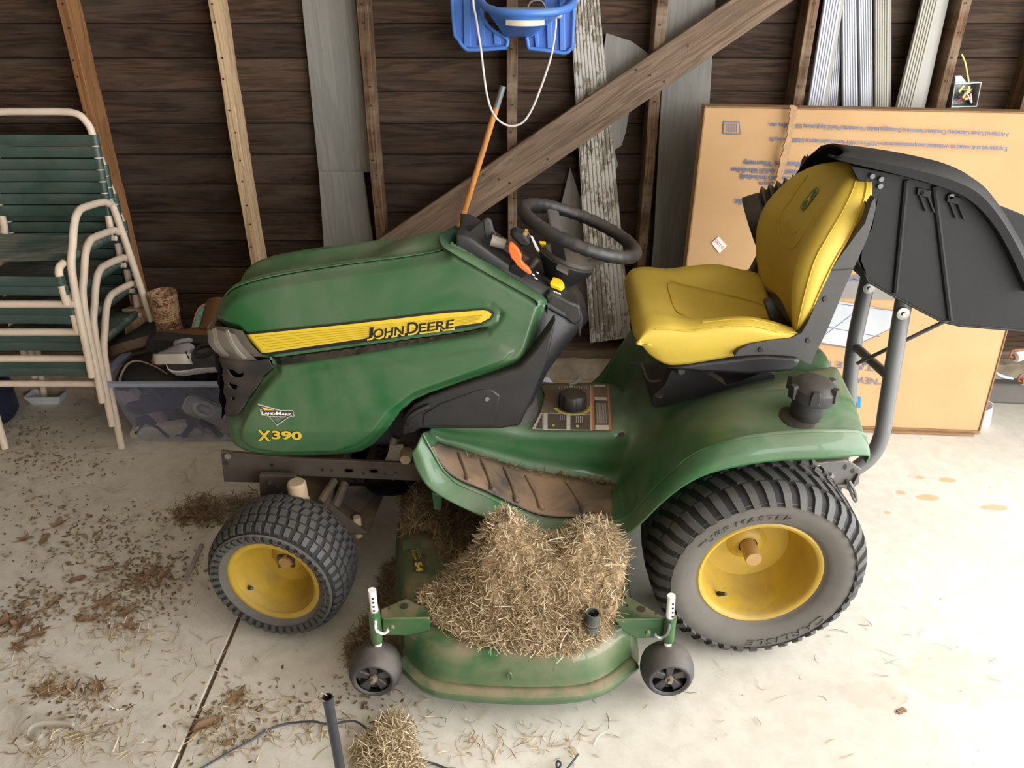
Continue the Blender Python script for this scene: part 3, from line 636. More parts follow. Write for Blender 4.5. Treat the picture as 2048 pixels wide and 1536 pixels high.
# steering wheel
sc_ = V((.171, YC, .991)); n_ = V((math.sin(R(20)), 0, math.cos(R(20)))); ux = V((math.cos(R(20)), 0, -math.sin(R(20)))); uy = V((0, 1, 0))
sw = MB(); ring_ = [sc_ + ux*(.152*math.cos(a)) + uy*(.152*math.sin(a)) for a in np.linspace(0, 2*math.pi, 97)[:-1]]
sw.tube(ring_, [.0162 + .0012*math.sin(k*2.1) * (1 if 6 < k % 48 < 42 else 0) for k in range(96)], 14, closed=True)
swo = sw.obj('steering_wheel', BLK, T, smooth=60)
m = MB()
for a in (R(118), R(-8), R(240)):
    d = ux*math.cos(a) + uy*math.sin(a); e = n_.cross(d)
    m.rings([[sc_ + d*r + n_*h + e*(w*s) + n_*(t*s2) for s, s2 in ((-1,-.6),(-.8,.6),(.8,.6),(1,-.6))] for r, h, w, t in ((.03,-.075,.024,.01), (.07,-.060,.023,.009), (.105,-.03,.022,.008), (.135,-.008,.022,.008), (.152,0,.024,.008))])
m.obj('spoke', BLKG, swo, smooth=50, bevel=.003)
hc = sc_ - n_*.085
MB().lathe([(.0001,.02),(.03,.018),(.062,.012),(.074,.002),(.070,-.012),(.05,-.04),(.036,-.06),(.036,-.12)], hc, n_, 32).obj('wheel_hub', BLK, swo, smooth=50)
MB().lathe([(.0001,.026),(.04,.025),(.066,.016),(.069,.008)], hc + ux*.0, n_, 32).obj('hub_pad', BLKG, swo, smooth=50)
# ------------------------------------------------------------------ footboard, platform and rear fenders: one moulded body
def pro(p):
    z = p[2] - H0; d = p[1]*_c - z*_s; return (1024 + F0*p[0]/d, 768 - F0*(p[1]*_s + z*_c)/d)
def bl(px, ys): return [PY(a, b, y) for (a, b), y in zip(px, ys)]
r0 = bl([(823,905),(836,945),(870,985),(960,1030),(1060,1068),(1150,1078),(1215,1077),(1262,1062),(1330,1000),(1400,955),(1480,933),(1560,922),(1650,918),(1734,912)],
        [1.56,1.54,1.52,1.50,1.50,1.50,1.50,1.49,1.475,1.465,1.46,1.46,1.46,1.47])
r2 = bl([(846,866),(864,898),(902,951),(985,990),(1075,1030),(1150,1036),(1224,1038),(1264,1018),(1325,952),(1390,902),(1462,874),(1550,860),(1645,855),(1724,862)],
        [1.60,1.585,1.575,1.57,1.565,1.565,1.565,1.555,1.53,1.51,1.50,1.50,1.50,1.52])
r3 = bl([(856,861),(878,886),(918,899),(1000,925),(1060,941),(1150,957),(1226,968),(1266,944),(1322,886),(1385,840),(1462,812),(1550,798),(1640,793),(1708,806)],
        [1.74,1.735,1.735,1.735,1.735,1.735,1.735,1.70,1.66,1.63,1.61,1.61,1.61,1.64])
r4 = bl([(860,859),(884,866),(922,874),(1000,886),(1060,900),(1150,908),(1232,912),(1268,893),(1325,845),(1385,808),(1462,782),(1550,768),(1640,762),(1692,772)],
        [1.755,1.755,1.755,1.755,1.755,1.755,1.755,1.75,1.74,1.73,1.72,1.72,1.72,1.75])
r5 = bl([(862,857),(888,857),(925,857),(1000,858),(1060,863),(1150,867),(1236,868),(1272,856),(1325,818),(1385,795),(1462,772),(1550,752),(1630,740),(1672,735)],
        [1.765,1.765,1.765,1.765,1.77,1.77,1.77,1.79,1.80,1.81,1.82,1.83,1.83,1.86])
r6 = [V((p.x, YC, q)) for p, q in zip(r5, (.51,.51,.51,.50,.49,.487,.487,.495,.545,.572,.585,.59,.59,.585))]
zp = .487
for i, p in enumerate(r5[:7]): p.z = .51 - .003*i if i < 4 else zp
r1 = [a.lerp(b, .55) + V((0, -.016, 0)) for a, b in zip(r0, r2)]
r1b = [a.lerp(b, .9) + V((0, -.007, .003)) for a, b in zip(r0, r2)]
rows = [r0, r1, r1b, r2, r3, r4, r5, r6]; rows += [[mirY(p, YC) for p in r] for r in rows[-2::-1]]
rows = [r + [V((r[-1].x + .005, r[-1].y, min(r[-1].z - .004, .575)))] for r in rows]
BG = surf(rows, 7, 5)
body = MB().grid(BG).obj('fender_body', GREEN2, T, smooth=60, solid=.004)
flatB = [(p, pro(p)) for r in BG[:45] for p in r]; arrB = np.array([q for _, q in flatB])
def on_body(px, py, lift=.003):
    p = flatB[int(np.argmin(((arrB - (px, py))**2).sum(1)))][0]
    r = ray(px, py); t = p.y / r.y; q = V((0,0,H0)) + r * t
    return q - r.normalized() * lift
# rubbery foot pad with its five ribs
PADM = M('foot_pad', (62, 58, 55), .7, 0, .2, 9, dust=.95, dcol=(150, 122, 96), dflat=.2, bmp=.2, bs=200, ds=6)
pa = [BG[i] for i in range(15, 21)]; cols = range(7, 43)
padg = [[p + V((0, 0, .004)) for p in ([r[c] for c in cols])] for r in pa]
pad = MB().grid(padg).obj('foot_pad', PADM, T, smooth=60, solid=.003)
fp = [(p, pro(p)) for r in padg for p in r]
def on_pad(px, py, lift=.002):
    A_ = np.array([q for _, q in fp]); k = np.argsort(((A_ - (px, py))**2).sum(1))[:3]; y = sum(fp[i][0].y for i in k)/3; z = sum(fp[i][0].z for i in k)/3
    return PZ(px, py, z + lift)
for a, b in (((917,904),(936,966)), ((962,918),(986,984)), ((1008,934),(1034,1004)), ((1052,950),(1084,1020)), ((1133,962),(1170,1028))):
    pts = [on_pad(a[0] + (b[0]-a[0])*t + 3*math.sin(t*3), a[1] + (b[1]-a[1])*t) for t in np.linspace(.02, .93, 6)]
    r_ = MB().tube(pts, [.0055]*5 + [.009], 8, flat=.7); r_.lathe([(.0001,.006),(.007,.004),(.009,0),(.009,-.004)], pts[-1], (0,-.3,1), 10)
    r_.obj('pad_rib', PADM, pad, smooth=60)
edge = MB().tube([p + V((0,-.002,.004)) for p in padg[0]], .0035, 6).obj('pad_edge', PADM, pad, smooth=60)
# platform: warning label, cutting-height knob
def on_plat(px, py, lift): return PZ(px, py, zp + .0075 + lift)
def pdecal(poly, mat, nm, lift, par): return flat_decal(poly, mat, nm, par, on_plat, lift)
LB = M('label_brown', (96, 82, 66), .6, 0, .2, 25, dust=.4)
lb_ = pdecal([(1064,858),(1226,861),(1219,771),(1082,771),(1090,790),(1081,826)], LB, 'warning_label', .0008, body)
LO = M('label_orange', (196, 112, 58), .6, 0, .1, 20, dust=.35); LD = M('label_dark', (62, 58, 54), .6, 0, .2, 40, dust=.3); LW = M('label_white', (206, 200, 190), .6, 0, .05, 20, dust=.35)
def cells(lst, mat, nm, lift):
    m = MB()
    for q in lst: m.add([on_plat(x, y, lift) for x, y in q], [tuple(range(len(q)))])
    return m.obj(nm, mat, body, smooth=0, fixn=False)
cells([[(1183,860),(1189,860),(1187,771),(1182,771)], [(1189,860),(1224,861),(1223.5,858),(1189,858)], [(1219,861),(1223,861),(1217,771),(1214,771)]], LO, 'label_orange_bar', .0012)
cells([[(1087,826),(1184,829),(1183,861),(1087,860)], [(1064,858),(1086,859),(1086,826),(1081,826)]], LW, 'label_frame', .0010)
cells([[(1095.5,827.3),(1133,828.5),(1133,858.7),(1095.5,858)], [(1141,828.8),(1180.5,830),(1181,860),(1141,859)], [(1071,857),(1085,858),(1085,828),(1084,828)], [(1190.5,857),(1217,857.4),(1213,800),(1189,799)]], LD, 'label_panel', .0014)
cells([[(1191,860),(1218,860.5),(1217,850),(1190.5,850)], [(1189,774),(1211,774),(1211,769.5),(1188,769.5)], [(1189.5,800),(1214,801),(1213,794.5),(1189,794)], [(1183.0,829),(1181,829),(1181,770),(1182,770)], [(1139.8,771),(1145,771),(1145,787),(1140,787)]], LW, 'label_white_panel', .0017)
lines = []
for k in range(9): lines.append([(1194 + k*2.3, 847), (1194.8 + k*2.3, 847), (1193.8 + k*2.2, 806), (1193 + k*2.2, 806)])
for k in range(4): lines.append([(1152 + k*4, 845), (1153 + k*4, 845), (1153 + k*4, 832), (1152 + k*4, 832)])
for k in range(3): lines.append([(1120 + k*4, 840), (1121 + k*4, 840), (1121 + k*4, 830), (1120 + k*4, 830)])
for k in range(12): lines.append([(1118 + k*5, 778), (1119.2 + k*5, 778), (1119.2 + k*5, 772.5), (1118 + k*5, 772.5)])
cells(lines, LW, 'label_print', .0019)['kind'] = 'stuff'
yl = M('label_yellow', (200, 184, 80), .6, 0, .05, 20, dust=.3)
kc = PZ(1145, 812, zp + .0085); m = MB()
for k in range(9):
    a0, a1 = R(-165 + k*18), R(-165 + k*18 + 16.5)
    m.add([kc + V((r*math.cos(a), r*math.sin(a), .0012)) for r, a in ((.046,a0),(.046,a1),(.056,a1),(.056,a0))], [(0,1,2,3)])
m.add([PZ(x, y, zp + .0098) for x, y in ((1104,848),(1110,848),(1109,853),(1105,853))], [(0,1,2,3)]); m.add([PZ(x, y, zp + .0098) for x, y in ((1152,850),(1158,850),(1157,855),(1153,855))], [(0,1,2,3)])
m.obj('height_scale', yl, body, smooth=0, fixn=False)
kn = MB(); n = 60; prof = [(.98,0),(1,.012),(.98,.030),(.86,.038),(.5,.040)]
kn.rings([[kc + V((.040*s*(1 - .10*max(0, math.cos(5*a))**3)*math.cos(a), .040*s*(1 - .10*max(0, math.cos(5*a))**3)*math.sin(a), h + .002)) for a in np.linspace(0, 2*math.pi, n+1)[:-1]] for s, h in prof])
ko = kn.obj('cutting_height_knob', BLKD, T, smooth=40)
m = MB()
for px, py in ((1139,795),(1144,792),(1145,797),(1150,796)): p = PZ(px, py, zp + .046); m.add([p, p + V((.004,0,0)), p + V((.004,.006,0)), p + V((0,.006,0))], [(0,1,2,3)])
m.obj('knob_mark', LW, ko, smooth=0, fixn=False)
MB().tube([PZ(1140, 770, zp), PY(1152, 764, 2.02), PY(1160, 756, 2.02)], [.006,.006,.008], 10).obj('pedal_rod', M('pale_steel', (176, 172, 156), .4, .4), T)
for px, py in ((1243, 869),): MB().lathe([(.0001,.002),(.008,.002),(.009,0)], on_body(px, py, .004), (0,-.2,1), 14).obj('body_plug', BLKD, T)
# fuel cap in its recess
fc = on_body(1612, 832, 0) + V((0, .01, -.006))
cap = MB(); cap.lathe([(.0001,.100),(.026,.100),(.040,.095),(.051,.084),(.053,.068),(.051,.055),(.040,.052),(.037,.048),(.036,0),(.0001,0)], fc, (.08,-.1,1), 40)
for k in range(6):
    a = k*math.pi/3 + .3; d = V((math.cos(a), math.sin(a), 0)); e = V((-math.sin(a), math.cos(a), 0))
    cap.rings([[fc + V((.004,-.006,0)) + d*r + e*s + V((0,0,h)) for r, s in ((.044,-w),(.044,w),(.0575,w*.9),(.0575,-w*.9))] for h, w in ((.060,.011),(.080,.011),(.092,.008))])
cp_ = cap.obj('fuel_cap', BLK, T, smooth=35, bevel=.0015)
MB().lathe([(.03,.012),(.050,.008),(.060,.002),(.062,-.008)], fc + V((0,0,-.006)), (.08,-.12,1), 36).obj('filler_ring', BLKD, cp_, smooth=50)
MB().lathe([(.03,.02),(.0365,.02),(.0365,-.01)], fc + V((0,0,0)), (.08,-.12,1), 30).obj('filler_neck', BLKD, cp_, smooth=50)
# ------------------------------------------------------------------ seat
SY = 1.905
xs_ = [.335,.306,.300,.318,.36,.42,.48,.56,.63,.70]
zb = [.722,.742,.770,.735,.716,.712,.722,.738,.752,.768]
SKW = .06
def srow(hw, zs, dx=0.0, low=0): return [V((max(x, .335) if low and i < 4 else x + (dx if i < 5 else dx*.3), SY - hw, z)) for i, (x, z) in enumerate(zip(xs_, zs))]
Rw = [[V((x, SY - .205, z)) for x, z in zip([.314,.314,.314,.338,.38,.42,.48,.56,.63,.70], [.770,.770,.770,.740,.713,.711,.721,.737,.750,.766])],
      [V((x, SY - .222, z)) for x, z in zip([.307,.306,.306,.322,.36,.42,.48,.56,.63,.70], [.776,.777,.778,.779,.768,.764,.772,.782,.782,.785])],
      srow(.220, [.768,.775,.787,.808,.813,.808,.816,.822,.808,.800], .008), srow(.175, [.752,.764,.790,.820,.826,.818,.822,.828,.816,.792], .002),
      srow(.120, [.728,.757,.793,.822,.822,.806,.790,.786,.782,.770]), srow(0, [.728,.757,.793,.821,.820,.802,.782,.774,.768,.760])]
Rw += [[mirY(p, SY) for p in r] for r in Rw[-2::-1]]
Rw = [[V((p.x + (p.y - 1.68)*SKW - .004, p.y, p.z)) for p in r] for r in Rw]
SG = surf(Rw, 6, 6)
cush = MB().grid(SG).obj('seat_cushion', VINYL, T, smooth=70, solid=.004)
SEAM = M('vinyl_seam', (186, 152, 34), .6)
def seam(pts, par, r=.0016, nm='seam', mt=None): return MB().tube(pts, r, 5, sm=3).obj(nm, mt or SEAM, par, smooth=60)
def nearest_on(G, px, py, lift=.001):
    fl_ = [(p, pro(p)) for r in G for p in r]; A_ = np.array([q for _, q in fl_]); dd = ((A_ - (px, py))**2).sum(1)
    ks = np.argsort(dd)[:10]; k = min(ks, key=lambda i: fl_[i][0].y); p = fl_[k][0]; r = ray(px, py); return V((0,0,H0)) + r*(p.y/r.y) - r.normalized()*lift*3
for pl in ([(1272,668),(1281,660),(1305,662),(1330,665),(1376,667),(1429,659),(1496,655),(1562,668)], ):
    seam([SG[12][c] + V((0,-.001,.001)) for c in range(21, 55, 3)], cush)
seam([SG[15][c] + V((0,0,.0012)) for c in range(34, 52, 3)], cush)
for s in (1, -1):
    seam([V((x + (SY - s*w - 1.68)*SKW - .004, SY - s*w, z + .0015)) for x, w, z in ((.70,.03,.7625),(.62,.07,.776),(.52,.108,.788),(.46,.122,.797),(.43,.12,.806),(.415,.10,.806),(.41,.06,.805),(.41,0,.8055))], cush)
zt = [.775,.86,.93,.99,1.04,1.09,1.128,1.150]
hw_ = [.196,.222,.230,.226,.212,.180,.125,.045]
def brow(xs2, k, zadd=0): return [V((x, SY - h*k, z + zadd)) for x, h, z in zip(xs2, hw_, zt)]
Bk = [brow([.715,.722,.735,.755,.782,.808,.828,.842], .97, 0), brow([.698,.706,.718,.737,.763,.788,.812,.832], 1.0), brow([.690,.682,.683,.692,.716,.750,.784,.818], 1.0),
      brow([.692,.669,.660,.668,.693,.726,.765,.808], .84), brow([.706,.690,.682,.688,.710,.738,.770,.808], .52), brow([.712,.698,.690,.695,.715,.742,.772,.808], 0)]
Bk += [[mirY(p, SY) for p in r] for r in Bk[-2::-1]]
Bk = [[V((p.x + (p.y - 1.68)*SKW - .003, p.y, p.z)) for p in r] for r in Bk]
Bk = [r + [V((.855, SY + (r[-1].y - SY)*.6, 1.146))] for r in Bk]
KG = surf(Bk, 6, 6)
back = MB().grid(KG).obj('seat_backrest', VINYL, T, smooth=70, solid=.004)
seam([KG[12][c] + V((-.001,-.001,0)) for c in range(2, 44, 3)], back); seam([KG[6][c] + V((0,-.001,0)) for c in range(0, 46, 3)], back, .0024)
def on_back(y, z, lift=.0015):
    best = min((p for r in KG[18:] for p in r), key=lambda p: (p.y - y)**2 + (p.z - z)**2); return V((best.x - lift, y, z))
for s in (1, -1):
    seam([on_back(SY + s*w, z) for w, z in ((.10,1.105),(.098,1.05),(.10,1.0),(.085,.975),(.045,.955),(0,.948))], back)
seam([on_back(SY + w, z) for w, z in ((-.10,1.105),(-.05,1.006),(-.035,.992),(.035,.992),(.05,1.006),(.10,1.105))], back, .0012)
# oval emblem with a leaping animal, green on yellow
ec = (SY, 1.068); ev = [(.020*math.copysign(abs(math.cos(a))**.6, math.cos(a)), .026*math.copysign(abs(math.sin(a))**.6, math.sin(a))) for a in np.linspace(0, 2*math.pi, 33)[:-1]]
EG = M('emblem_green', (58, 104, 44), .5)
def eback(pts, l): return [on_back(ec[0] + y, ec[1] + z, l) for y, z in pts]
def flatfit(pts, l):     # emblem sits flat on the sewn panel
    a, b, c = on_back(ec[0]-.02, ec[1]-.02), on_back(ec[0]+.02, ec[1]-.02), on_back(ec[0], ec[1]+.026); n = (b-a).cross(c-a).normalized(); n = n if n.x < 0 else -n
    return [V((a.x - ((y - a.y)*n.y + (z - a.z)*n.z)/n.x, y, z)) + n*l for y, z in ((ec[0]+p, ec[1]+q) for p, q in pts)]
m = MB(); m.add(flatfit(ev, .003), [tuple(range(32))]); em = m.obj('emblem', EG, back, smooth=0, fixn=False)
m = MB(); m.rings([flatfit([(p*.88, q*.90) for p, q in ev], .0034), flatfit([(p*.82, q*.85) for p, q in ev], .0034)], cap=False); 
deer = [(-.012,-.004),(-.008,.002),(-.002,.003),(.003,.008),(.004,.015),(.006,.012),(.010,.016),(.008,.009),(.011,.006),(.007,.003),(.006,-.002),(.012,-.007),(.010,-.009),(.003,-.004),(-.004,-.005),(-.011,-.013),(-.013,-.011),(-.008,-.005)]
m.add(flatfit(deer, .0034), [tuple(range(len(deer)))]); m.obj('emblem_line', STRIPE, back, smooth=0, fixn=False)
sh = [(1469,713),(1478,699),(1500,689),(1540,681),(1580,677),(1603,666),(1618,640),(1640,587),(1665,534),(1700,486),(1730,446),(1743,405),(1750,395),(1752,415),(1745,445),(1735,476),(1690,575),(1655,660),(1632,705),(1622,730),(1608,724),(1590,713),(1530,709)]
shn = PYs(sh, 1.676); shell = MB().prism(shn, (0, .024, 0)).prism([mirY(p, SY) for p in shn], (0, -.024, 0)).prism(PYs([(1634,655),(1657,600),(1684,545),(1718,497),(1744,456),(1752,415),(1745,445),(1735,476),(1690,575),(1655,660),(1632,705),(1622,730),(1614,724)], 1.68), (0, 2*(SY-1.68), 0)).obj('seat_shell', BLKG, T, smooth=40, bevel=.008, seg=3)
for px, py in ((1651, 598), (1617, 681), (1522, 699)): MB().lathe([(.0001,-.001),(.006,-.001),(.008,.002)], PY(px, py, 1.674), (0,1,0), 12).obj('shell_hole', BLKD, shell)
MB().tube([PY(1664, 541, 1.674), PY(1706, 538, 1.675)], .0012, 5).obj('shell_joint', BLKD, shell)
MB().prism(PYs([(1330,738),(1416,723),(1530,710),(1590,714),(1604,722),(1588,744),(1500,750),(1400,746)], 1.725), (0, 2*(SY-1.725), 0)).obj('seat_pan', BLK, T, smooth=40, bevel=.01, seg=3)
MB().prism(PYs([(1527,603),(1545,600),(1560,622),(1580,650),(1590,672),(1576,664),(1545,648),(1538,636)], 1.79), (.006, .03, -.004)).obj('seat_hinge_cover', BLKD, T, smooth=30, bevel=.004)
sus = MB().prism(PYs([(1306,812),(1305,792),(1330,770),(1342,742),(1362,738),(1400,741),(1424,752),(1452,770),(1478,764),(1530,742),(1548,746),(1552,772),(1542,782),(1350,808)], 1.80), (0, .04, 0)).prism(PYs([(1306,812),(1305,800),(1552,764),(1552,780),(1350,808)], 1.80), (0, .21, 0)).prism(PYs([(1308,770),(1330,745),(1380,742),(1424,752),(1452,770),(1552,744),(1552,772)], 1.97), (0, .04, 0)).obj('seat_suspension', BLK, T, smooth=40, bevel=.006)
MB().tube([PY(1499,752,1.88) + V((.014*math.cos(a), .014*math.sin(a), -.012 + a*.0016)) for a in np.linspace(0, 25, 70)], .0028, 6).obj('seat_spring', BLKD, sus)
MB().lathe([(.0001,-.008),(.009,-.008),(.010,0)], PY(1362,741,1.795), (0,1,0), 12).obj('pivot_bolt', STEEL, sus)
for px, py in ((1317,790),(1312,741)): MB().lathe([(.0001,.003),(.010,.003),(.012,0)], PY(px, py, 1.80 if py > 760 else 1.97), (0,-.3,1), 12).obj('mount_hole', BLKD, sus)
MB().tube([PY(1262,729,2.0), PY(1279,726,1.96), PY(1284,730,1.95), PY(1291,750,1.90), PY(1302,762,1.86), PY(1338,761,1.82)], .0032, 8, sm=4).obj('adjuster_lever', STEEL, T)
# ------------------------------------------------------------------ wheels
WHEELS = []
def wheel(kind, ctr, yaw, Rr, w, rim, lugs, deep, hubr, hubout, valve):
    A = Matrix.Translation(ctr) @ Matrix.Rotation(yaw, 4, 'Z')
    prof = [(rim - .004, -w*.80), (rim + .006, -w*.86), (rim + .018, -w*.95), (rim + (Rr-rim)*.45, -w*1.03), (rim + (Rr-rim)*.70, -w*1.0), (Rr - .028, -w*.95), (Rr - .013, -w*.86), (Rr - .006, -w*.70), (Rr - .002, -w*.4), (Rr, 0)]
    pc = crs([V((r, y, 0)) for r, y in prof], 4); pc = pc + [V((p.x, -p.y, 0)) for p in pc[-2::-1]]
    PR = [(p.x, p.y) for p in pc]; S = [0]
    for a, b in zip(PR, PR[1:]): S.append(S[-1] + math.hypot(b[0]-a[0], b[1]-a[1]))
    def at(ang, s, lift):
        k = max(0, min(len(S) - 2, int(np.searchsorted(S, s)) - 1)); t = (s - S[k]) / (S[k+1] - S[k]); r = PR[k][0] + (PR[k+1][0]-PR[k][0])*t; y = PR[k][1] + (PR[k+1][1]-PR[k][1])*t
        tx, ty = PR[k+1][0]-PR[k][0], PR[k+1][1]-PR[k][1]; L = math.hypot(tx, ty); nx, ny = ty/L, -tx/L
        r += nx*lift; y += ny*lift; return A @ V((r*math.cos(ang), y, r*math.sin(ang)))
    MBt = MB(); MBt.grid([[A @ V((r*math.cos(a), y, r*math.sin(a))) for r, y in PR] for a in np.linspace(0, 2*math.pi, 73)[:-1]], cu=True)
    tyre = MBt.obj('tyre', RUB, T, smooth=60)
    ST = S[-1]; mid = ST/2
    def sy(y, side=-1):                       # arc length where the profile crosses axial position y (outer half when side<0)
        for k in range(len(PR)-1):
            if PR[k][0] > rim + (Rr-rim)*.6 and (PR[k][1]-y)*(PR[k+1][1]-y) <= 0: return S[k] + (S[k+1]-S[k])*((y-PR[k][1])/((PR[k+1][1]-PR[k][1]) or 1))
        return mid
    s_side = next(S[k] for k in range(len(PR)) if PR[k][0] > Rr - .040 and PR[k][1] < 0)
    tb_ = MB(); tb_.grid([[at(a, s_side + (ST - 2*s_side)*j/20, .0026) for j in range(21)] for a in np.linspace(0, 2*math.pi, 73)[:-1]], cu=True); tb_.obj('groove_shade_ring', M('groove_shade', (30, 30, 30), .8), tyre, smooth=60)  # added dark ring between the lugs: groove shade put into the colour, same rubber
    tm = MB(); N, rowsL = lugs
    def lug(a0, a1, s0, s1, sk0, sk1, h, n=4):
        rr_ = []
        for i in range(n + 1):
            f = i/n; s = s0 + (s1-s0)*f; sh_ = sk0 + (sk1-sk0)*f
            rr_.append([at(a0 + sh_, s, -.002), at(a1 + sh_, s, -.002), at(a1 + sh_ - (a1-a0)*.08, s, h), at(a0 + sh_ + (a1-a0)*.08, s, h)])
        tm.rings(rr_)
    st = 2*math.pi/N
    for k in range(N):
        a = k*st
        for (ya, yb, off, wd, sk, h) in rowsL:
            for sd in (-1, 1):
                s0 = s_side if ya is None else sy(ya*w); s1 = sy(yb*w)
                if sd > 0: s0, s1 = ST - s0, ST - s1
                lug(a + off*st*(1 if sd < 0 else -1), a + (off + wd)*st*(1 if sd < 0 else -1) if sd < 0 else a - (off - wd)*st, s0, s1, 0, sk*st*(1), h)
    tread = tm.obj('tread_blocks', TREAD, tyre, smooth=30, fixn=True); tread['kind'] = 'stuff'
    # steel rim: lip, stepped barrel, disc
    d = deep
    rp = [(rim - .010, -w*.80 + .012), (rim + .001, -w*.80 + .002), (rim + .003, -w*.84), (rim - .001, -w*.86), (rim - .007, -w*.84), (rim - .012, -w*.80), (rim - .013, -w*.70), (rim - .019, -w*.60), (rim - .022, -w*.30), (rim - .032, -w*.10), (rim - .034, d - .02), (rim - .044, d), (hubr + .03, d + .004), (hubr + .022, d - .004), (hubr + .012, d - .012), (hubr + .003, d - .012), (hubr + .001, d + .02)]
    ro = MB().lathe(rp, ctr, (A.to_3x3() @ V((0, 1, 0))), 64, ref=(A.to_3x3() @ V((1,0,0)))).obj('rim', YEL, T, smooth=45)
    MB().lathe([(.0001, hubout), (hubr*.9, hubout), (hubr, hubout + .006), (hubr, d + .03)], ctr, (A.to_3x3() @ V((0, 1, 0))), 24).obj('axle_cap', M('dusty_yellow_cap', (164, 130, 78), .6, 0, .08, 20, dust=.3), ro, smooth=40)
    av, rv = valve; vp = V((rv*math.cos(av), -w*.52, rv*math.sin(av))); vq = V(((rv-.02)*math.cos(av), -w*.66, (rv-.02)*math.sin(av)))
    MB().tube([A @ vp, A @ vp.lerp(vq, .5), A @ vq], [.007, .0055, .0045], 10).obj('valve_stem', BLKD, ro)
    WHEELS.extend([tyre, ro]); return tyre, A, at, sy, PR, S
RT = wheel('rear', V((.605, 1.555, .266)), 0, .258, .128, .151, (40, [(None, -.66, 0, .56, .30, .009), (-.60, -.27, .45, .60, .45, .009), (-.20, -.02, .1, .60, .3, .009)]), .012, .021, -.055, (R(232), .128))
FT = wheel('front', V((-.600, 1.575, .187)), R(-9), .181, .083, .121, (44, [(None, -.68, 0, .62, .25, .006), (-.62, -.36, .1, .74, .12, .006), (-.30, -.03, .4, .74, .12, .006)]), .028, .019, .002, (R(212), .103))
def tyre_text(W, s, rmid, h, a0, a1, nm, flip=False):
    tyre, A, at, sy, PR, S = W; m = MB(); out = [(r, y) for r, y in PR[:len(PR)//2]]
    def yat(r):
        for (ra, ya), (rb, yb) in zip(out, out[1:]):
            if (ra - r)*(rb - r) <= 0 and ra != rb: return ya + (yb-ya)*(r-ra)/(rb-ra)
        return out[5][1]
    def fn(u, v):
        a = a0 + (a1 - a0)*u; r = rmid + (v - .5)*h*(-1 if flip else 1); return A @ V((r*math.cos(a), yat(r) - .0030, r*math.sin(a)))
    text_fit(m, s, (0,0,0), (1,0,0), (0,1,0), .0, .15, 1.1, fn=fn)
    ob = m.obj(nm, M('tyre_lettering', (78, 76, 72), .7, dust=.3), tyre, smooth=0, fixn=False); k = ob.modifiers.new('s', 'SOLIDIFY'); k.thickness = .0016; k.offset = 0
tyre_text(RT, 'TURF MASTER', .190, .017, R(148), R(78), 'tyre_lettering')
tyre_text(RT, 'CARLISLE', .203, .018, R(-34), R(-94), 'tyre_lettering')
tyre_text(FT, 'TURF MASTER', .142, .014, R(78), R(-22), 'tyre_lettering')
for o in list(WHEELS):          # the far pair of wheels
    n = o.copy(); C.objects.link(n); n.parent = T; n.location = V((0, 2*YC, 0)) - T.location; n.scale = (1, -1, 1)
    for ch in list(o.children):
        if 'lettering' in ch.name: continue
        q = ch.copy(); C.objects.link(q); q.parent = n
# ------------------------------------------------------------------ frame, axle, hitch
fr = MB().prism(PYs([(441,903),(448,964),(528,966),(545,950),(600,952),(830,962),(900,962),(900,930),(600,918)], 1.76), (0, .012, 0)).prism(PYs([(441,903),(448,964),(528,966),(545,950),(600,952),(830,962),(900,962),(900,930),(600,918)], 2.02), (0, .012, 0)).obj('chassis_rail', FRAME, T, smooth=0, bevel=.002)
m = MB()
for px, py, r in ((452,926,5),(544,930,4),(572,944,3),(645,940,3),(663,941,3),(727,947,3),(770,948,3),(792,946,3)): m.lathe([(.0001,-.0005),(r/780,-.0005),(r/760,.001)], PY(px, py, 1.759), (0,1,0), 10)
for px, py in ((698,941),(748,942)):
    for k in range(-2, 3): m.lathe([(.0001,-.0005),(.006,-.0005)], PY(px + 3*k, py, 1.759), (0,1,0), 8)
m.obj('rail_hole', BLKD, fr, smooth=0)['kind'] = 'stuff'
MB().lathe([(.0001,-.003),(.009,-.003),(.010,0)], PY(456, 912, 1.757), (0,1,0), 14).obj('rail_bolt', STEEL, fr)
ax = MB().prism(PYs([(517,950),(590,953),(600,1000),(560,1006),(520,1000)], 1.72), (0, .02, 0)).box((-.68, 1.66, .235), (-.50, 2.14, .29)).obj('axle_beam', FRAME, T, smooth=0, bevel=.004)
for px, py in ((540,964),(557,971),(529,982),(563,986)): MB().lathe([(.0001,-.005),(.006,-.005),(.006,0)], PY(px, py, 1.718), (0,1,0), 6).obj('axle_bolt', STEEL, ax)
sp = PY(596, 985, 1.66); SPM = M('dusty_beige_cap', (168, 146, 118), .7, 0, .1, 18)
MB().lathe([(.0001,.034),(.02,.034),(.0245,.029),(.025,-.02),(.027,-.022),(.027,-.04)], sp, (0,0,1), 24).obj('spindle_cap', SPM, T, smooth=40)
MB().cyl(sp + V((0,0,-.02)), sp + V((0,-.01,-.16)), .018, 14).obj('spindle', FRAME, T)
MB().box((-.62, 1.58, .17), (-.575, 1.66, .205)).obj('stub_axle', FRAME, T, bevel=.003)
m = MB().prism([PY(715,1030,1.80), PY(700,1075,1.74), PY(622,1058,1.66), PY(622,1036,1.66)], (0, 0, .012)).obj('steering_arm', FRAME, T, smooth=0, bevel=.002)
MB().lathe([(.0001,.016),(.010,.016),(.012,.008),(.012,-.012),(.008,-.02),(.008,-.035),(.012,-.036),(.012,-.05)], PY(714, 1043, 1.72), (0,0,1), 14).obj('tie_rod_end', SPM, T)
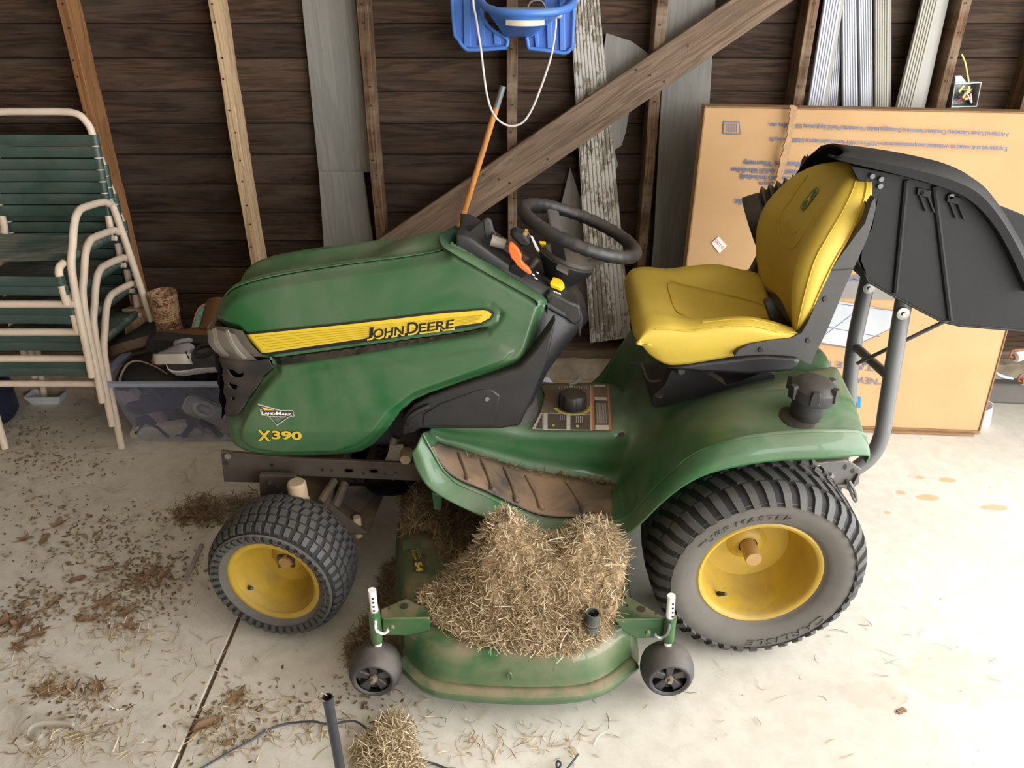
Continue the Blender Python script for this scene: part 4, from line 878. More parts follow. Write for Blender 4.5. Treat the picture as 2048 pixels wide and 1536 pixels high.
MB().prism([PY(655,965,1.80), PY(690,965,1.95), PY(775,968,1.95), PY(735,1065,1.70), PY(690,1065,1.70), PY(650,1000,1.72)], (0, .0, -.008)).obj('skid_plate', FRAME, T, smooth=0, bevel=.002)
MB().tube([PY(668,962,1.78), PY(640,1005,1.70)], .012, 10).obj('drag_link', FRAME, T); MB().tube([PY(690,966,1.80), PY(655,1045,1.70)], .014, 10).obj('lift_link', FRAME, T)
MB().lathe([(.0001,.0),(.075,-.0),(.082,.004),(.082,.010),(.07,.018),(.0001,.018)], PY(785, 962, 1.90), (0,0,1), 40).obj('clutch_pulley', M('dark_steel', (46, 46, 50), .25, .8), T, smooth=40)
MB().tube([PY(786,885,1.78), PY(792,872,1.78)], .014, 12).obj('hood_latch', M('latch_steel', (120, 116, 110), .4, .7), T)
MB().lathe([(.0001,-.02),(.014,-.02),(.017,-.012),(.017,.02)], PY(812, 912, 1.76), (0,1,0), 14).obj('pivot_boss', SPM, T)
MB().box((-.30, 1.78, .30), (.75, 2.02, .44)).obj('transmission', ENG, T, bevel=.02)
MB().cyl((.605, 1.66, .266), (.605, 2.14, .266), .035, 16).obj('drive_axle', ENG, T)
hp = MB().prism(PYs([(1606,930),(1640,926),(1690,921),(1703,925),(1722,938),(1718,952),(1716,966),(1700,982),(1672,972),(1640,956)], 1.72), (0, .008, 0)).prism(PYs([(1672,972),(1700,982),(1718,950),(1716,966)], 1.71), (0, .1, 0)).obj('hitch_plate', GREYM, T, smooth=0, bevel=.002)
for px, py in ((1645,943),(1661,950)): MB().lathe([(.0001,-.010),(.006,-.010),(.0085,-.004),(.0085,0)], PY(px, py, 1.719), (0,1,0), 8).obj('hitch_bolt', STEEL, hp)
m = MB()
for px, py in ((1690,934),(1705,942)): m.prism([PY(px + 5*math.cos(a)*.8 + 2*math.sin(a)*.6, py - 5.5*math.sin(a), 1.7195) for a in np.linspace(0, 6.283, 13)[:-1]], (0, .001, 0))
m.obj('plate_slot', BLKD, hp, smooth=0)
MB().tube([PY(1694,960,1.715), PY(1698,975,1.71), PY(1708,998,1.70), PY(1712,1003,1.70), PY(1712,995,1.70), PY(1708,980,1.70), PY(1698,962,1.71)], .0042, 8, sm=3).obj('hitch_clip', GREYM, hp)
MB().tube([PY(1624,938,1.715), PY(1634,931,1.71), PY(1640,934,1.71), PY(1639,940,1.71), PY(1632,944,1.71)], .0022, 6, sm=3).obj('hair_pin', STEEL, hp)
MB().box((.72, 1.78, .27), (.93, 2.02, .40)).obj('hitch_frame', FRAME, T, bevel=.005)
# ------------------------------------------------------------------ mower deck
dk0 = [PZ(*p, .06).xy for p in ((800,1325),(822,1352),(868,1388),(960,1400),(1060,1404),(1150,1400),(1205,1384),(1250,1350),(1272,1322))]
def outline(pts, n=4):
    near = [V((p[0], p[1], 0)) for p in pts]; far = [V((.315, 1.52, 0)), V((.325, 1.9, 0)), V((.315, 2.35, 0)), V((.2, 2.52, 0)), V((-.15, 2.52, 0)), V((-.32, 2.35, 0)), V((-.345, 1.9, 0)), V((-.300, 1.52, 0)), V((-.285, 1.44, 0))]
    return crs(near + far, n, True)
oc = outline(dk0); cen = V((0, 1.88, 0))
def inset(d, z):
    n = len(oc); o = []
    for i, p in enumerate(oc):
        t = (oc[(i+1) % n] - oc[i-1]).normalized(); q = p + V((-t.y, t.x, 0))*d; o.append(V((q.x, q.y, z)))
    return o
dm = MB().rings([inset(.0, .055), inset(-.006, .058), inset(-.006, .066), inset(.004, .075), inset(.010, .12), inset(.016, .165), inset(.026, .182), inset(.045, .190), inset(.075, .193)])
DECKG = M('deck_paint', (28, 84, 44), .3, 0, .1, 5, dust=.95, dcol=(134, 116, 92), dflat=.22, coat=.4, ds=10)
deck = MB(); deck = dm.obj('mower_deck', DECKG, T, smooth=50)
MB().grid([inset(dd, zz)[1:31] for dd, zz in ((.010,.098),(-.002,.096),(-.013,.090),(-.016,.082),(-.012,.070))]).obj('deck_guard_rail', DECKG, deck, smooth=40, solid=.003)
for px, py in ((905,1352),(962,1376),(1148,1378),(1060,1384)): pass
MB().lathe([(.0001,-.003),(.006,-.003),(.008,.002)], PY(1019, 1352, 1.246) + V((0,0,0)), (0,1,0), 14).obj('deck_dimple', DECKG, deck) if False else None
m = MB(); c = PY(1019, 1352, 1.25); m.tube([c + V((.005*math.cos(a), -.001, .011*math.sin(a))) for a in np.linspace(0, 6.283, 19)[:-1]], .0022, 6, closed=True); m.obj('deck_rib', DECKG, deck)
MB().box((-.10, 1.95, .19), (.15, 2.3, .24)).obj('belt_cover', BLK, deck, bevel=.01)
MB().box((.20, 2.3, .06), (.55, 2.6, .19)).obj('discharge_chute', BLK, deck, bevel=.02)
MB().lathe([(.0001,.05),(.05,.05),(.055,.045),(.055,.02),(.062,.016),(.062,.006),(.05,0)], PZ(1078, 1225, .20), (0,0,1), 32).obj('spindle_cover', BLKD, deck, smooth=40)
wp = PZ(1180, 1272, .197)
MB().lathe([(.026,.001),(.027,.004),(.022,.006),(.0175,.008),(.0175,.040),(.0185,.042),(.0185,.046),(.0165,.047),(.0155,.075),(.0130,.075),(.0128,.05)], wp, (.05,-.03,1), 28).obj('wash_port', M('dusty_dark_plastic', (56, 62, 60), .6, 0, .1, 20, dust=.5), deck, smooth=40)
m = MB()
for hz in (.016, .022, .028, .034): m.lathe([(.0175, hz), (.0188, hz + .001), (.0188, hz + .003), (.0175, hz + .004)], wp, (.05,-.03,1), 24)
m.obj('port_ring', M('port_green', (40, 66, 58), .6, dust=.4), deck)
# deck label 54
def on_deck(px, py, lift=0): return PZ(px, py, .1945 + lift)
flat_decal([(826,1106),(850,1108),(853,1146),(826,1142)], M('label_black', (34, 32, 26), .5, dust=.35), 'deck_label', deck, on_deck, .001)
flat_decal([(806,1082),(843,1082),(843,1096),(806,1100)], GREEN, 'deck_clean_patch', deck, on_deck, .0006)
YLB = M('deck_label_yellow', (206, 186, 60), .5, dust=.25)
px_text([('54', (827.5,1124), (.5,19), (17,-1))], 0,0,0, YLB, 'deck_size', deck, on_deck, .002, .06) if False else None
px_text([('54', (829,1125.5), (4,18), (14,-2))], 0,0,0, YLB, 'deck_size', deck, on_deck, .002, .05)
px_text([('ACCEL', (832,1096), (6,22), (6,-1)), ('DEEP', (822,1100), (5,20), (6,-1))], 0,0,0, M('deck_label_dull', (150, 142, 50), .6, dust=.3), 'deck_lettering', deck, on_deck, .002, .02)
MB().prism([PY(863,985,1.62), PY(884,992,1.62), PY(882,1022,1.62), PY(868,1020,1.62)], (0, .02, 0)).obj('deck_hanger', GREEN, deck, smooth=0, bevel=.003)
MB().prism([PZ(1228,1076,.28), PZ(1252,1076,.28), PY(1250,1132,1.60), PY(1232,1130,1.60)], (0, .015, 0)).obj('deck_hanger', GREEN, deck, smooth=0, bevel=.003)
# gauge wheel brackets: plate, sleeve, pin and drilled post
def gauge(s, plate, frontp, post_t, sleeve_t, sleeve_b, stem_b, pin, holes, nut):
    pl = MB().prism([PZ(*p, .212) for p in plate], (0, 0, -.006)); fpz = [PY(*p[:2], p[2]) for p in frontp]; pl.prism(fpz, (0, .006, 0))
    br_ = pl.obj('wheel_bracket', DECKG, T, smooth=0, bevel=.003)
    m = MB()
    for px, py, r in holes: m.lathe([(.0001,.0006),(r,.0006),(r,-.001)], PZ(px, py, .2122), (0,0,1), 18)
    m.obj('bracket_hole', BLKD, br_, smooth=0)
    Y = 1.325; a, b, c, d = [PY(*p, Y) for p in (post_t, sleeve_t, sleeve_b, stem_b)]
    po = MB().tube([a, d], .0092, 18).obj('drilled_post', WHT, br_); m = MB()
    for k in range(4):
        p = a.lerp(b, .28 + .2*k); m.lathe([(.0001,-.0005),(.0028,-.0005),(.0032,.0008)], p + V((.003*(-s)*.0 + .002, -.0092, 0)), (0,1,0), 10)
    m.obj('post_hole', BLKD, br_, smooth=0)
    MB().tube([b, c], .0135, 20).obj('sleeve', DECKG, br_)
    MB().tube([PY(*p, Y - .016) for p in pin], .0034, 8, sm=5).obj('hook_pin', WHT if s < 0 else STEEL, br_)
    MB().lathe([(.0001,-.008),(.0055,-.008),(.007,-.004),(.007,0)], PY(*nut, Y - .012), (0,1,0), 12).obj('bracket_nut', DECKG, br_)
    return d
def gwheel(cx, Y=1.31, zc=.098):
    w, r = .040, .063; c = V((cx, Y, zc)); m = MB()
    prof = [(.040,-w+.004),(.046,-w),(.052,-w*.92),(.060,-w*.55),(r,-w*.1),(r,w*.2),(.058,w*.7),(.048,w),(.02,w)]
    m.lathe([(p.x, p.y) for p in crs([V((a, b, 0)) for a, b in prof], 4)], c, (0,1,0), 40)
    WB = M('gauge_wheel_plastic', (46, 46, 48), .6, 0, .12, 20, bmp=.25, bs=160, dust=.6, dcol=(124, 114, 104), dflat=.25)
    o = m.obj('gauge_wheel', WB, T, smooth=60)
    m = MB()
    for k in range(5):
        a = k*2*math.pi/5 + R(90); d = V((math.cos(a), 0, math.sin(a))); e = V((-math.sin(a), 0, math.cos(a)))
        m.rings([[c + d*r_ + e*(hw2*q) + V((0, y, 0)) for q, y in ((-1,-.030),(1,-.030),(1,.01),(-1,.01))] for r_, hw2 in ((.010,.008),(.026,.009),(.044,.014))])
    m.obj('wheel_spoke', WB, o, smooth=30, bevel=.002)
    MB().lathe([(.044,-.018),(.030,-.004),(.008,.0)], c, (0,1,0), 30).obj('wheel_dish', BLKD, o, smooth=60)
    MB().lathe([(.0001,-.044),(.0055,-.044),(.0062,-.040),(.0062,-.036),(.0095,-.036),(.0095,-.034),(.0105,-.034),(.0105,-.02)], c, (0,1,0), 12).obj('wheel_nut', M('dull_nut', (150, 140, 120), .45, .6), o, smooth=0)
    MB().tube([c + V((0,.02,0)), c + V((0,.05,0))], .008, 10).obj('wheel_axle', GREYM, o)
    return o
gauge(-1, [(761,1218),(812,1196),(850,1214),(862,1236),(762,1238)], [(764,1237,1.335),(860,1236,1.335),(860,1262,1.335),(812,1273,1.335),(766,1270,1.335)], (744,1180), (748,1221), (754,1282), (757,1300),
      [(752,1243),(751,1252),(754,1262),(765,1267),(774,1264),(777,1258)], [(808,1212,.0105),(778,1217,.003)], (784,1254))
gauge(1, [(1334,1237),(1290,1212),(1248,1186),(1226,1215),(1228,1240)], [(1332,1237,1.335),(1229,1240,1.335),(1246,1262,1.335),(1270,1277,1.335),(1330,1276,1.335)], (1343,1191), (1342,1233), (1336,1280), (1334,1302),
      [(1339,1247),(1338,1257),(1333,1269),(1322,1275),(1312,1272),(1310,1266)], [(1282,1218,.0105),(1249,1195,.004),(1254,1211,.004),(1237,1222,.004),(1312,1227,.003)], (1295,1264))
gwheel(-.325); gwheel(.369)
# ------------------------------------------------------------------ bagger: twin posts, brace, strut, bellows, hood
TUBE = M('bagger_tube', (106, 108, 110), .38, .3, .08, 12, dust=.25)
ya, yb = 1.86, 2.06
def post(px, y, nm='bagger_post'): return MB().tube([PY(a, b, y) for a, b in px], .0215, 18, sm=6).obj(nm, TUBE, T)
pn = post([(1640,945),(1690,945),(1722,930),(1748,905),(1764,868),(1772,820),(1788,720),(1806,610),(1830,470)], ya); pf = post([(1700,800),(1700,760),(1708,690),(1722,620),(1738,548),(1752,470)], yb)
MB().tube([PY(1708,690,yb), PY(1776,752,ya)], .013, 14).obj('bagger_cross_tube', TUBE, T)
MB().tube([PY(1715,727,1.97), PY(1895,640,1.80)], .0055, 10).obj('bagger_strut', GREYM, T)
MB().lathe([(.0001,-.006),(.009,-.006),(.011,0),(.011,.012)], PY(1732,722,1.965), (-.8,.1,-.5), 14).obj('strut_bolt', STEEL, T)
for (px, py, y, par) in ((1738, 576, yb - .022, pf), (1806, 627, ya - .022, pn)):
    b_ = MB().lathe([(.0001,-.010),(.006,-.010),(.006,-.004),(.0105,-.004),(.017,-.002),(.017,0)], PY(px, py, y), (0,1,0), 20).obj('post_bolt', STEEL, par, smooth=30)
MB().prism([PY(1618,640,1.92), PY(1700,520,1.98), PY(1742,470,2.0), PY(1812,585,2.0), PY(1735,600,1.98)], (0, .01, 0)).obj('mount_plate', GREYM, T, smooth=0) if False else None
HB = M('bagger_hood_plastic', (22, 22, 22), .6, 0, .1, 8, bmp=.1, bs=500, dust=.16, dcol=(100, 95, 88), dflat=.1, spec=.25)
hy0, hy1 = 1.77, 2.30
prof_ = [(1700,331),(1722,372),(1720,430),(1712,520),(1738,562),(1790,592),(1850,624),(1885,642),(1920,650),(2070,662),(2150,600),(2100,500),(2048,430),(1985,405),(1900,378),(1800,350)]
near = PYs(prof_, hy0 + .03)
# outer rounded brow running over the top from the front tip to the back
top_px = [(1690,301),(1760,309),(1840,322),(1905,338),(1960,366),(1998,410),(2035,470),(2090,570)]
bot_px = [(1665,317),(1720,331),(1800,350),(1895,378),(1945,404),(1985,446),(2018,500),(2060,590)]
tN = crs(PYs(top_px, hy0 + .015), 5); bN = crs(PYs(bot_px, hy0), 5)
G = [[p + V((0, .03, 0)) for p in bN], bN, [b.lerp(t, .5) + V((0,-.012,0)) for b, t in zip(bN, tN)], tN, [p + V((.006,.05,.002)) for p in tN], [p + V((.02,.13,-.008)) for p in tN], [p + V((.03,.22,-.030)) for p in tN], [p + V((.03,.30,-.075)) for p in tN], [p + V((.02,.34,-.13)) for p in tN]]
bh_ = MB().grid(G).obj('bagger_hood', HB, T, smooth=45, solid=.004)
ws = MB().prism(near, (0, .008, 0)).obj('hood_side_wall', HB, bh_, smooth=0, bevel=.002)
far_ = [p + V((.0, .32, 0)) for p in PYs(prof_[3:9] + [(2090,560),(1985,470),(1880,440),(1780,440)], hy0 + .03)]
MB().prism(far_, (0, .008, 0)).obj('hood_side_wall', HB, bh_, smooth=0, bevel=.002)
fw = [PY(a, b, hy0 + .03) for a, b in ((1728,470),(1722,520),(1738,562),(1790,592),(1850,624),(1885,642),(1920,650),(2070,662))]
MB().grid([[p for p in fw], [p + V((0, .33, 0)) for p in fw]]).obj('hood_floor', HB, bh_, smooth=30, solid=.005)
m = MB(); 
for a, b in (((1812,360),(1790,585)), ((1868,372),(1900,640))): m.tube([PY(*a, hy0 + .028), PY(*b, hy0 + .028)], .007, 8)
m.obj('wall_rib', HB, bh_)
for px, py in ((1848,386),(1908,400)):
    m = MB(); m.prism(PYs([(px-12,py-10),(px+16,py-4),(px+12,py+10),(px-14,py+4)], hy0 + .022), (0, .01, 0)); m.prism(PYs([(px-10,py+4),(px-5,py+5),(px+8,py+38),(px+3,py+38)], hy0 + .022), (0, .006, 0)); m.prism(PYs([(px+6,py+6),(px+11,py+7),(px+24,py+40),(px+19,py+40)], hy0 + .022), (0, .006, 0))
    m.obj('bag_latch', HB, bh_, smooth=0, bevel=.0015)
m = MB()
for px, py in ((1744,352),(1762,358),(1760,372),(1842,384),(1902,392)): m.lathe([(.0001,-.004),(.006,-.004),(.007,0)], PY(px, py, hy0 + .026), (0,1,0), 10)
m.obj('hood_rivet', GREYM, bh_)
# bellows
bx0, bx1 = PY(1502, 452, 2.27), PY(1720, 375, 2.20); ad = (bx1 - bx0).normalized(); Lb = (bx1 - bx0).length
pr_ = [(.088, 0), (.089, .004), (.087, .046)]; h = .05
while h < Lb: pr_ += [(.084, h), (.100, h + .010), (.100, h + .0125), (.084, h + .0225)]; h += .0225
MB().lathe(pr_, bx0, ad, 40).obj('bellows_chute', BLKD, T, smooth=25)
MB().lathe([(.085, .0), (.085, .3)], bx0, ad, 32).obj('chute_lining', BLKD, T)
# ================================================================== STACKED GARDEN CHAIRS
XC, HWs, HWa = -1.672, .195, .222
def make_chair(dy, dzz, label):
    t = thing('patio_chair', label, 'chair', (XC, 2.62, 0 if dzz < .01 else dzz), 'stacked strap chairs')
    def P(x, y, z): return V((XC + x, y + dy, z + dzz))
    m = MB(); r = .0125
    for s in (-1, 1):
        a = s*HWa
        nm = 'arm_frame'
        MB().tube([P(a - s*.005, 2.43, .003), P(a - s*.002, 2.47, .345), P(a, 2.52, .45), P(a, 2.565, .512), P(a, 2.60, .535), P(a, 2.64, .540), P(a, 2.76, .527), P(a, 2.80, .512), P(a + s*.004, 2.835, .455), P(a + s*.055, 2.815, .003)], r, 12, sm=5, sharp=()).obj(nm, CREAM, t, smooth=60)
    m.tube([P(-HWs, 2.44, .27), P(-HWs, 2.442, .34), P(-HWs, 2.45, .385), P(-HWs, 2.49, .397), P(-HWs, 2.64, .392), P(-HWs, 2.79, .388), P(-HWs, 2.825, .405), P(-HWs, 2.835, .45), P(-HWs, 2.855, .60), P(-HWs + .004, 2.872, .735), P(-HWs + .02, 2.876, .785), P(-HWs + .06, 2.878, .812),
            P(0, 2.878, .815), P(HWs - .06, 2.878, .812), P(HWs - .02, 2.876, .785), P(HWs - .004, 2.872, .735), P(HWs, 2.855, .60), P(HWs, 2.835, .45), P(HWs, 2.825, .405), P(HWs, 2.79, .388), P(HWs, 2.64, .392), P(HWs, 2.49, .397), P(HWs, 2.45, .385), P(HWs, 2.442, .34), P(HWs, 2.44, .27)], r, 12, sm=4)
    m.obj('seat_and_back_frame', CREAM, t, smooth=60)
    MB().tube([P(-HWa, 2.445, .268), P(HWa, 2.445, .268)], .0125, 12).obj('cross_rail', CREAM, t, smooth=60)
    MB().tube([P(-HWa, 2.80, .385), P(HWa, 2.80, .385)], .010, 10).obj('cross_rail', CREAM, t, smooth=60)
    def strap(c, up, w, nrm):      # flat band stretched between the two side tubes, wrapped round each
        m = MB(); c = V(c); up = V(up).normalized(); n = V(nrm).normalized(); k = 9; G = []
        for i in range(k):
            x = -HWs + 2*HWs*i/(k-1); sag = -.006*math.sin(math.pi*i/(k-1))
            base = P(x, c.y, c.z) + n*(.0135 + sag)
            G.append([base - up*w/2, base - up*w/4 + n*.001, base + up*w/4 + n*.001, base + up*w/2, base + up*w/2 - n*.003, base - up*w/2 - n*.003])
        m.rings(G)
        for s in (-1, 1): m.tube([P(s*HWs, c.y, c.z) - up*w/2, P(s*HWs, c.y, c.z) + up*w/2], .0152, 12)
        m.obj('vinyl_strap', STRAP, t, smooth=40)
    for k in range(7):
        z = .478 + k*.0405; f = (z - .45)/.285
        strap((0, 2.836 + .036*f, z), (0, .1, 1), .0365, (0, -1, .1))
    for k in range(9): strap((0, 2.50 + k*.0355, .397 - .001*k), (0, 1, -.02), .0325, (0, 0, 1))
    for k in range(2): strap((0, 2.442 + .003*k, .352 - k*.034), (0, .05, 1), .031, (0, -1, 0))
    return t
for k, lb in enumerate(['strap patio chair at the bottom of the stack, its legs on the floor', 'strap patio chair second from the bottom of the stack',
                        'strap patio chair second from the top of the stack', 'topmost green strap patio chair of the stack with full back visible']):
    make_chair(-.0183*k, .109*k, lb)
# things under the chairs
tag(MB().prism([PZ(70, 778, .004), PZ(92, 770, .004), PZ(130, 782, .004), PZ(98, 795, .004)], (0, 0, .006)).obj('paper_scrap', M('dirty_paper', (170, 158, 140), .9, 0, .2, 30), None), 'dirty scrap of paper on the floor under the chair stack', 'paper')
c = PY(80, 748, 2.80); m = MB(); m.rings([[c + V((sx*w, sy_*w*.5, h)) for sx, sy_ in ((-1,-1),(1,-1),(1,1),(-1,1))] for w, h in ((.055,-.05),(.075,-.012),(.07,-.012),(.05,-.045))], cap=False); 
tag(m.obj('foam_tray', M('white_foam', (206, 210, 216), .7), None, smooth=0, solid=.002), 'white tray standing behind the chair stack', 'tray')
o = D.objects['foam_tray']; o.location.z = .0
tag(MB().lathe([(.0001,.0),(.10,.0),(.12,.03),(.12,.14),(.10,.17),(.0001,.17)], PZ(-26, 838, .0), (0,0,1), 28).obj('tub', M('dark_blue_tub', (30, 34, 58), .5), None), 'dark blue tub at the left edge beside the chairs', 'tub')
# leaning blocks of wood behind the chairs
tag(MB().prism([PY(243,618,2.80), PY(292,618,2.80), PY(302,640,2.80), PY(272,700,2.80), PY(254,700,2.80)], (.02, .03, 0)).obj('wood_offcut', STUDL, None, smooth=0, bevel=.003), 'short wood offcut standing on the curb behind the chairs', 'wood')
# ================================================================== STORAGE BIN WITH SHOES
def plastic_mat():
    m, nt, b = base_mat('milky_plastic'); b.inputs['Base Color'].default_value = (*lin((172, 180, 212)), 1); b.inputs['Roughness'].default_value = .3
    b.inputs['Alpha'].default_value = .26; return m
BINM = plastic_mat()
bx, by = -1.08, 2.64
def rrect(hx, hy, z, n=6, r=.04, ox=0, oy=0):
    o = []
    for cx, cy, a0 in ((hx-r, hy-r, 0), (-hx+r, hy-r, 90), (-hx+r, -hy+r, 180), (hx-r, -hy+r, 270)):
        for k in range(n): a = R(a0 + 90*k/(n-1)); o.append(V((bx + ox + cx + r*math.cos(a), by + oy + cy + r*math.sin(a), z)))
    return o
tb = thing('storage_bin', 'milky translucent plastic storage bin crammed with shoes', 'storage bin', (bx, by, 0))
m = MB(); m.rings([rrect(.335, .155, .012), rrect(.34, .16, .006), rrect(.345, .163, .012), rrect(.352, .168, .05), rrect(.405, .195, .27)], cap=False); o0 = len(m.v)
m.f.append(tuple(range(24))[::-1])
m.obj('bin_wall', BINM, tb, smooth=50, fixn=True)
MB().rings([rrect(.405, .195, .262), rrect(.425, .212, .262), rrect(.428, .214, .27), rrect(.425, .212, .276), rrect(.402, .193, .276), rrect(.402, .193, .262)], cap=False).obj('bin_rim', M('milky_rim', (150, 158, 178), .35, 0, .04), tb, smooth=40)
def shoe(name, label, pos, L, W, H, yaw, pitch=0, roll=0, upper=None, sole=None, lining=None, group='shoes in and on the bin', ankle=0, shaft=None, open_=True, cat='shoe', lugs=False, extra=None):
    A = Matrix.Translation(pos) @ Matrix.Rotation(yaw, 4, 'Z') @ Matrix.Rotation(pitch, 4, 'Y') @ Matrix.Rotation(roll, 4, 'X')
    t = thing(name, label, cat, pos, group)
    st = [(-.5,.34,.62),(-.47,.58,.80),(-.38,.78,.96),(-.25,.80,1.0),(-.12,.78,.92),(.0,.80,.76),(.12,.88,.62),(.25,.95,.52),(.36,.90,.44),(.45,.66,.36),(.5,.25,.22)]
    def sec(x, w, h, z0, n=14, cut=1.0):
        return [A @ V((x*L, w*W/2*math.cos(a)*(1 if math.sin(a) < .2 else .92), z0 + (h*H)*max(0, math.sin(a))**.8 if math.sin(a) > 0 else z0)) for a in [2*math.pi*k/n for k in range(n)]]
    m = MB(); m.rings([sec(x, w, h, .02) for x, w, h in st]); m.obj('upper', upper, t, smooth=60)
    m = MB(); m.rings([[A @ V((x*L*1.03, w*W/2*1.06*c_, z)) for c_, z in ((-1,-.004),(-.9,-.010),(.9,-.010),(1,-.004),(1.0,.026),(-1.0,.026))] for x, w, h in st])
    so = m.obj('sole', sole, t, smooth=40)
    if lugs:
        m = MB()
        for x, w, h in st[1:-1]:
            for q in (-.6, 0, .6): p = V((x*L, q*w*W/2, -.010)); m.box((p.x-.008, p.y-.008, p.z-.012), (p.x+.008, p.y+.008, p.z), A)
        m.obj('sole_stud', lugs, so, smooth=0)
    if open_ and lining and not shaft:
        m = MB(); m.tube([A @ V((-.24*L + .17*L*math.cos(a), W*.26*math.sin(a), .02 + H*(.98 - .12*math.cos(a)))) for a in np.linspace(0, 6.283, 21)[:-1]], .008, 8, closed=True); m.obj('collar', lining or upper, t, smooth=60)
        m = MB()
        for k in range(4): x = (.02 + k*.06)*L; z = .02 + H*(.82 - k*.08); m.tube([A @ V((x, -W*.22, z - .006)), A @ V((x + .01, 0, z + .008)), A @ V((x, W*.22, z - .006))], .003, 6)
        m.obj('laces', lining or WHT, t)
    if shaft:
        m = MB(); Ls, r0_, r1_, mt = shaft; c0 = V((-.27*L, 0, H*.7))
        m.rings([[A @ (c0 + V((rr_*1.15*math.cos(a), rr_*math.sin(a), z))) for a in np.linspace(0, 6.283, 19)[:-1]] for z, rr_ in ((0, r0_), (Ls*.3, r0_*.95), (Ls*.7, (r0_+r1_)/2), (Ls, r1_), (Ls - .01, r1_*.9), (Ls*.6, r1_*.8))])
        m.obj('boot_shaft', mt, t, smooth=60)
        if extra: extra(A, t, c0, Ls, r0_, r1_)
    return t
SOLE = M('pale_sole', (186, 178, 164), .7, 0, .1, 30, bmp=.3, bs=120); DKS = M('dark_navy_cloth', (26, 28, 40), .85, 0, .2, 20); DKB = M('dark_shoe', (30, 29, 30), .7, 0, .2, 20)
GRYS = M('grey_shoe', (150, 150, 158), .6, 0, .1, 20); PINK = M('pink_rubber', (206, 84, 112), .6); TANB = M('tan_leather', (172, 128, 78), .65, 0, .18, 20, bmp=.2, bs=200); BRNB = M('brown_leather', (98, 70, 42), .6, 0, .25, 14, bmp=.2, bs=200)
CAMO = None
def camo():
    m, nt, b = base_mat('camouflage_cloth'); v, _ = coords(nt, (1,1,1), False); k = ramp(nt, noise(nt, v, 34, 4, .6, 1.5), [(.40, lin((92, 62, 48))), (.47, lin((150, 114, 84))), (.53, lin((196, 164, 124))), (.6, lin((120, 84, 66)))])
    nt.links.new(k, b.inputs['Base Color']); b.inputs['Roughness'].default_value = .8; return m
CAMO = camo()
def on(px, py, y): return PY(px, py, y)
# inside, seen through the wall
shoe('sneaker', 'pale sneaker sole lying on its side at the bottom of the bin', on(335, 868, 2.53), .26, .10, .07, R(4), 0, R(-80), DKS, SOLE)
shoe('sneaker', 'dark sneaker with pink trim pressed against the left bin wall', on(285, 820, 2.55), .22, .08, .07, R(4), R(58), R(-80), DKS, M('mauve_sole', (150, 128, 132), .7), PINK)
shoe('sneaker', 'grey sneaker showing its open collar at the right of the bin', on(425, 825, 2.56), .22, .09, .08, R(20), R(35), R(65), GRYS, SOLE, GRYS)
shoe('sneaker', 'dark sneaker with beige curved trim in the middle of the bin', on(320, 800, 2.585), .24, .09, .07, R(186), R(8), R(-80), DKS, M('beige_trim', (136, 122, 108), .7))
shoe('sneaker', 'brown-soled shoe lying low in the right half of the bin', on(370, 850, 2.59), .25, .09, .07, R(-12), 0, R(-84), DKS, M('brown_sole', (110, 92, 74), .8))
shoe('sandal', 'pink strapped shoe low at the right end of the bin', on(448, 868, 2.55), .16, .07, .05, R(10), R(-10), R(-75), PINK, SOLE, open_=False)
m = MB(); G = []
for i in range(18):
    row = []
    for j in range(12):
        x = bx - .35 + .70*i/17; y = by - .13 + .28*j/11; row.append(V((x, y, .20 + .05*math.sin(i*1.3 + j*.7) + .02*math.sin(j*2.1))))
    G.append(row)
m.grid(G); m.grid([[p - V((0, 0, .185 if p.z > 0 else 0)) for p in r] for r in G])
tag(m.obj('clothes_heap', DKS, None, smooth=60, solid=.01), 'dark navy cloth filling the inside of the shoe bin', 'clothes')
tag(MB().tube(crs([on(248,770,2.49), on(240,758,2.5), on(254,730,2.52), on(276,722,2.53), on(310,733,2.52), on(335,748,2.50)], 5), .005, 8, flat=.4).obj('strap', M('beige_webbing', (150, 132, 112), .85), None), 'beige strap looping over the bin rim', 'strap')
# on top
def boot_bands(A, t, c0, Ls, r0_, r1_):
    m = MB()
    for k in range(8):
        z = Ls*(.42 + .052*k); m.tube([A @ (c0 + V(((r0_*.95)*1.17*math.cos(a), r0_*.99*math.sin(a), z))) for a in np.linspace(R(-75), R(75), 10)], .0022, 6)
    m.tube([A @ (c0 + V((r0_*1.14*math.cos(s*R(70)), r0_*.99*math.sin(s*R(70)), Ls*(.40 + .4*abs(f))))) for s, f in ((-1, 1), (-1, 0), (1, 0), (1, 1))], .0022, 6)
    m.obj('boot_stitching', M('boot_cord', (196, 166, 116), .7), t)
shoe('boot', 'camouflage hunting boot standing upright in the bin by the chair legs', on(340, 712, 2.69), .27, .10, .09, R(-80), 0, 0, TANB, DKB, TANB, shaft=(.17, .05, .054, CAMO), cat='boot', extra=boot_bands)
shoe('boot', 'brown leather boot lying on its side on top of the bin', on(372, 694, 2.545), .27, .095, .085, R(182), R(-4), R(68), BRNB, DKB, BRNB, shaft=(.16, .045, .048, BRNB), cat='boot')
shoe('sneaker', 'grey and white sneaker wedged under the brown boot', on(352, 722, 2.525), .20, .08, .05, R(150), R(14), R(20), GRYS, WHT, GRYS)
shoe('cleat', 'black football cleat with studs lying on the front rim', on(405, 727, 2.52), .25, .09, .07, R(172), R(8), R(-35), M('black_cleat', (62, 64, 70), .45, 0, .15, 20), WHT, DKB, lugs=M('cleat_stud', (170, 160, 130), .6), cat='shoe')
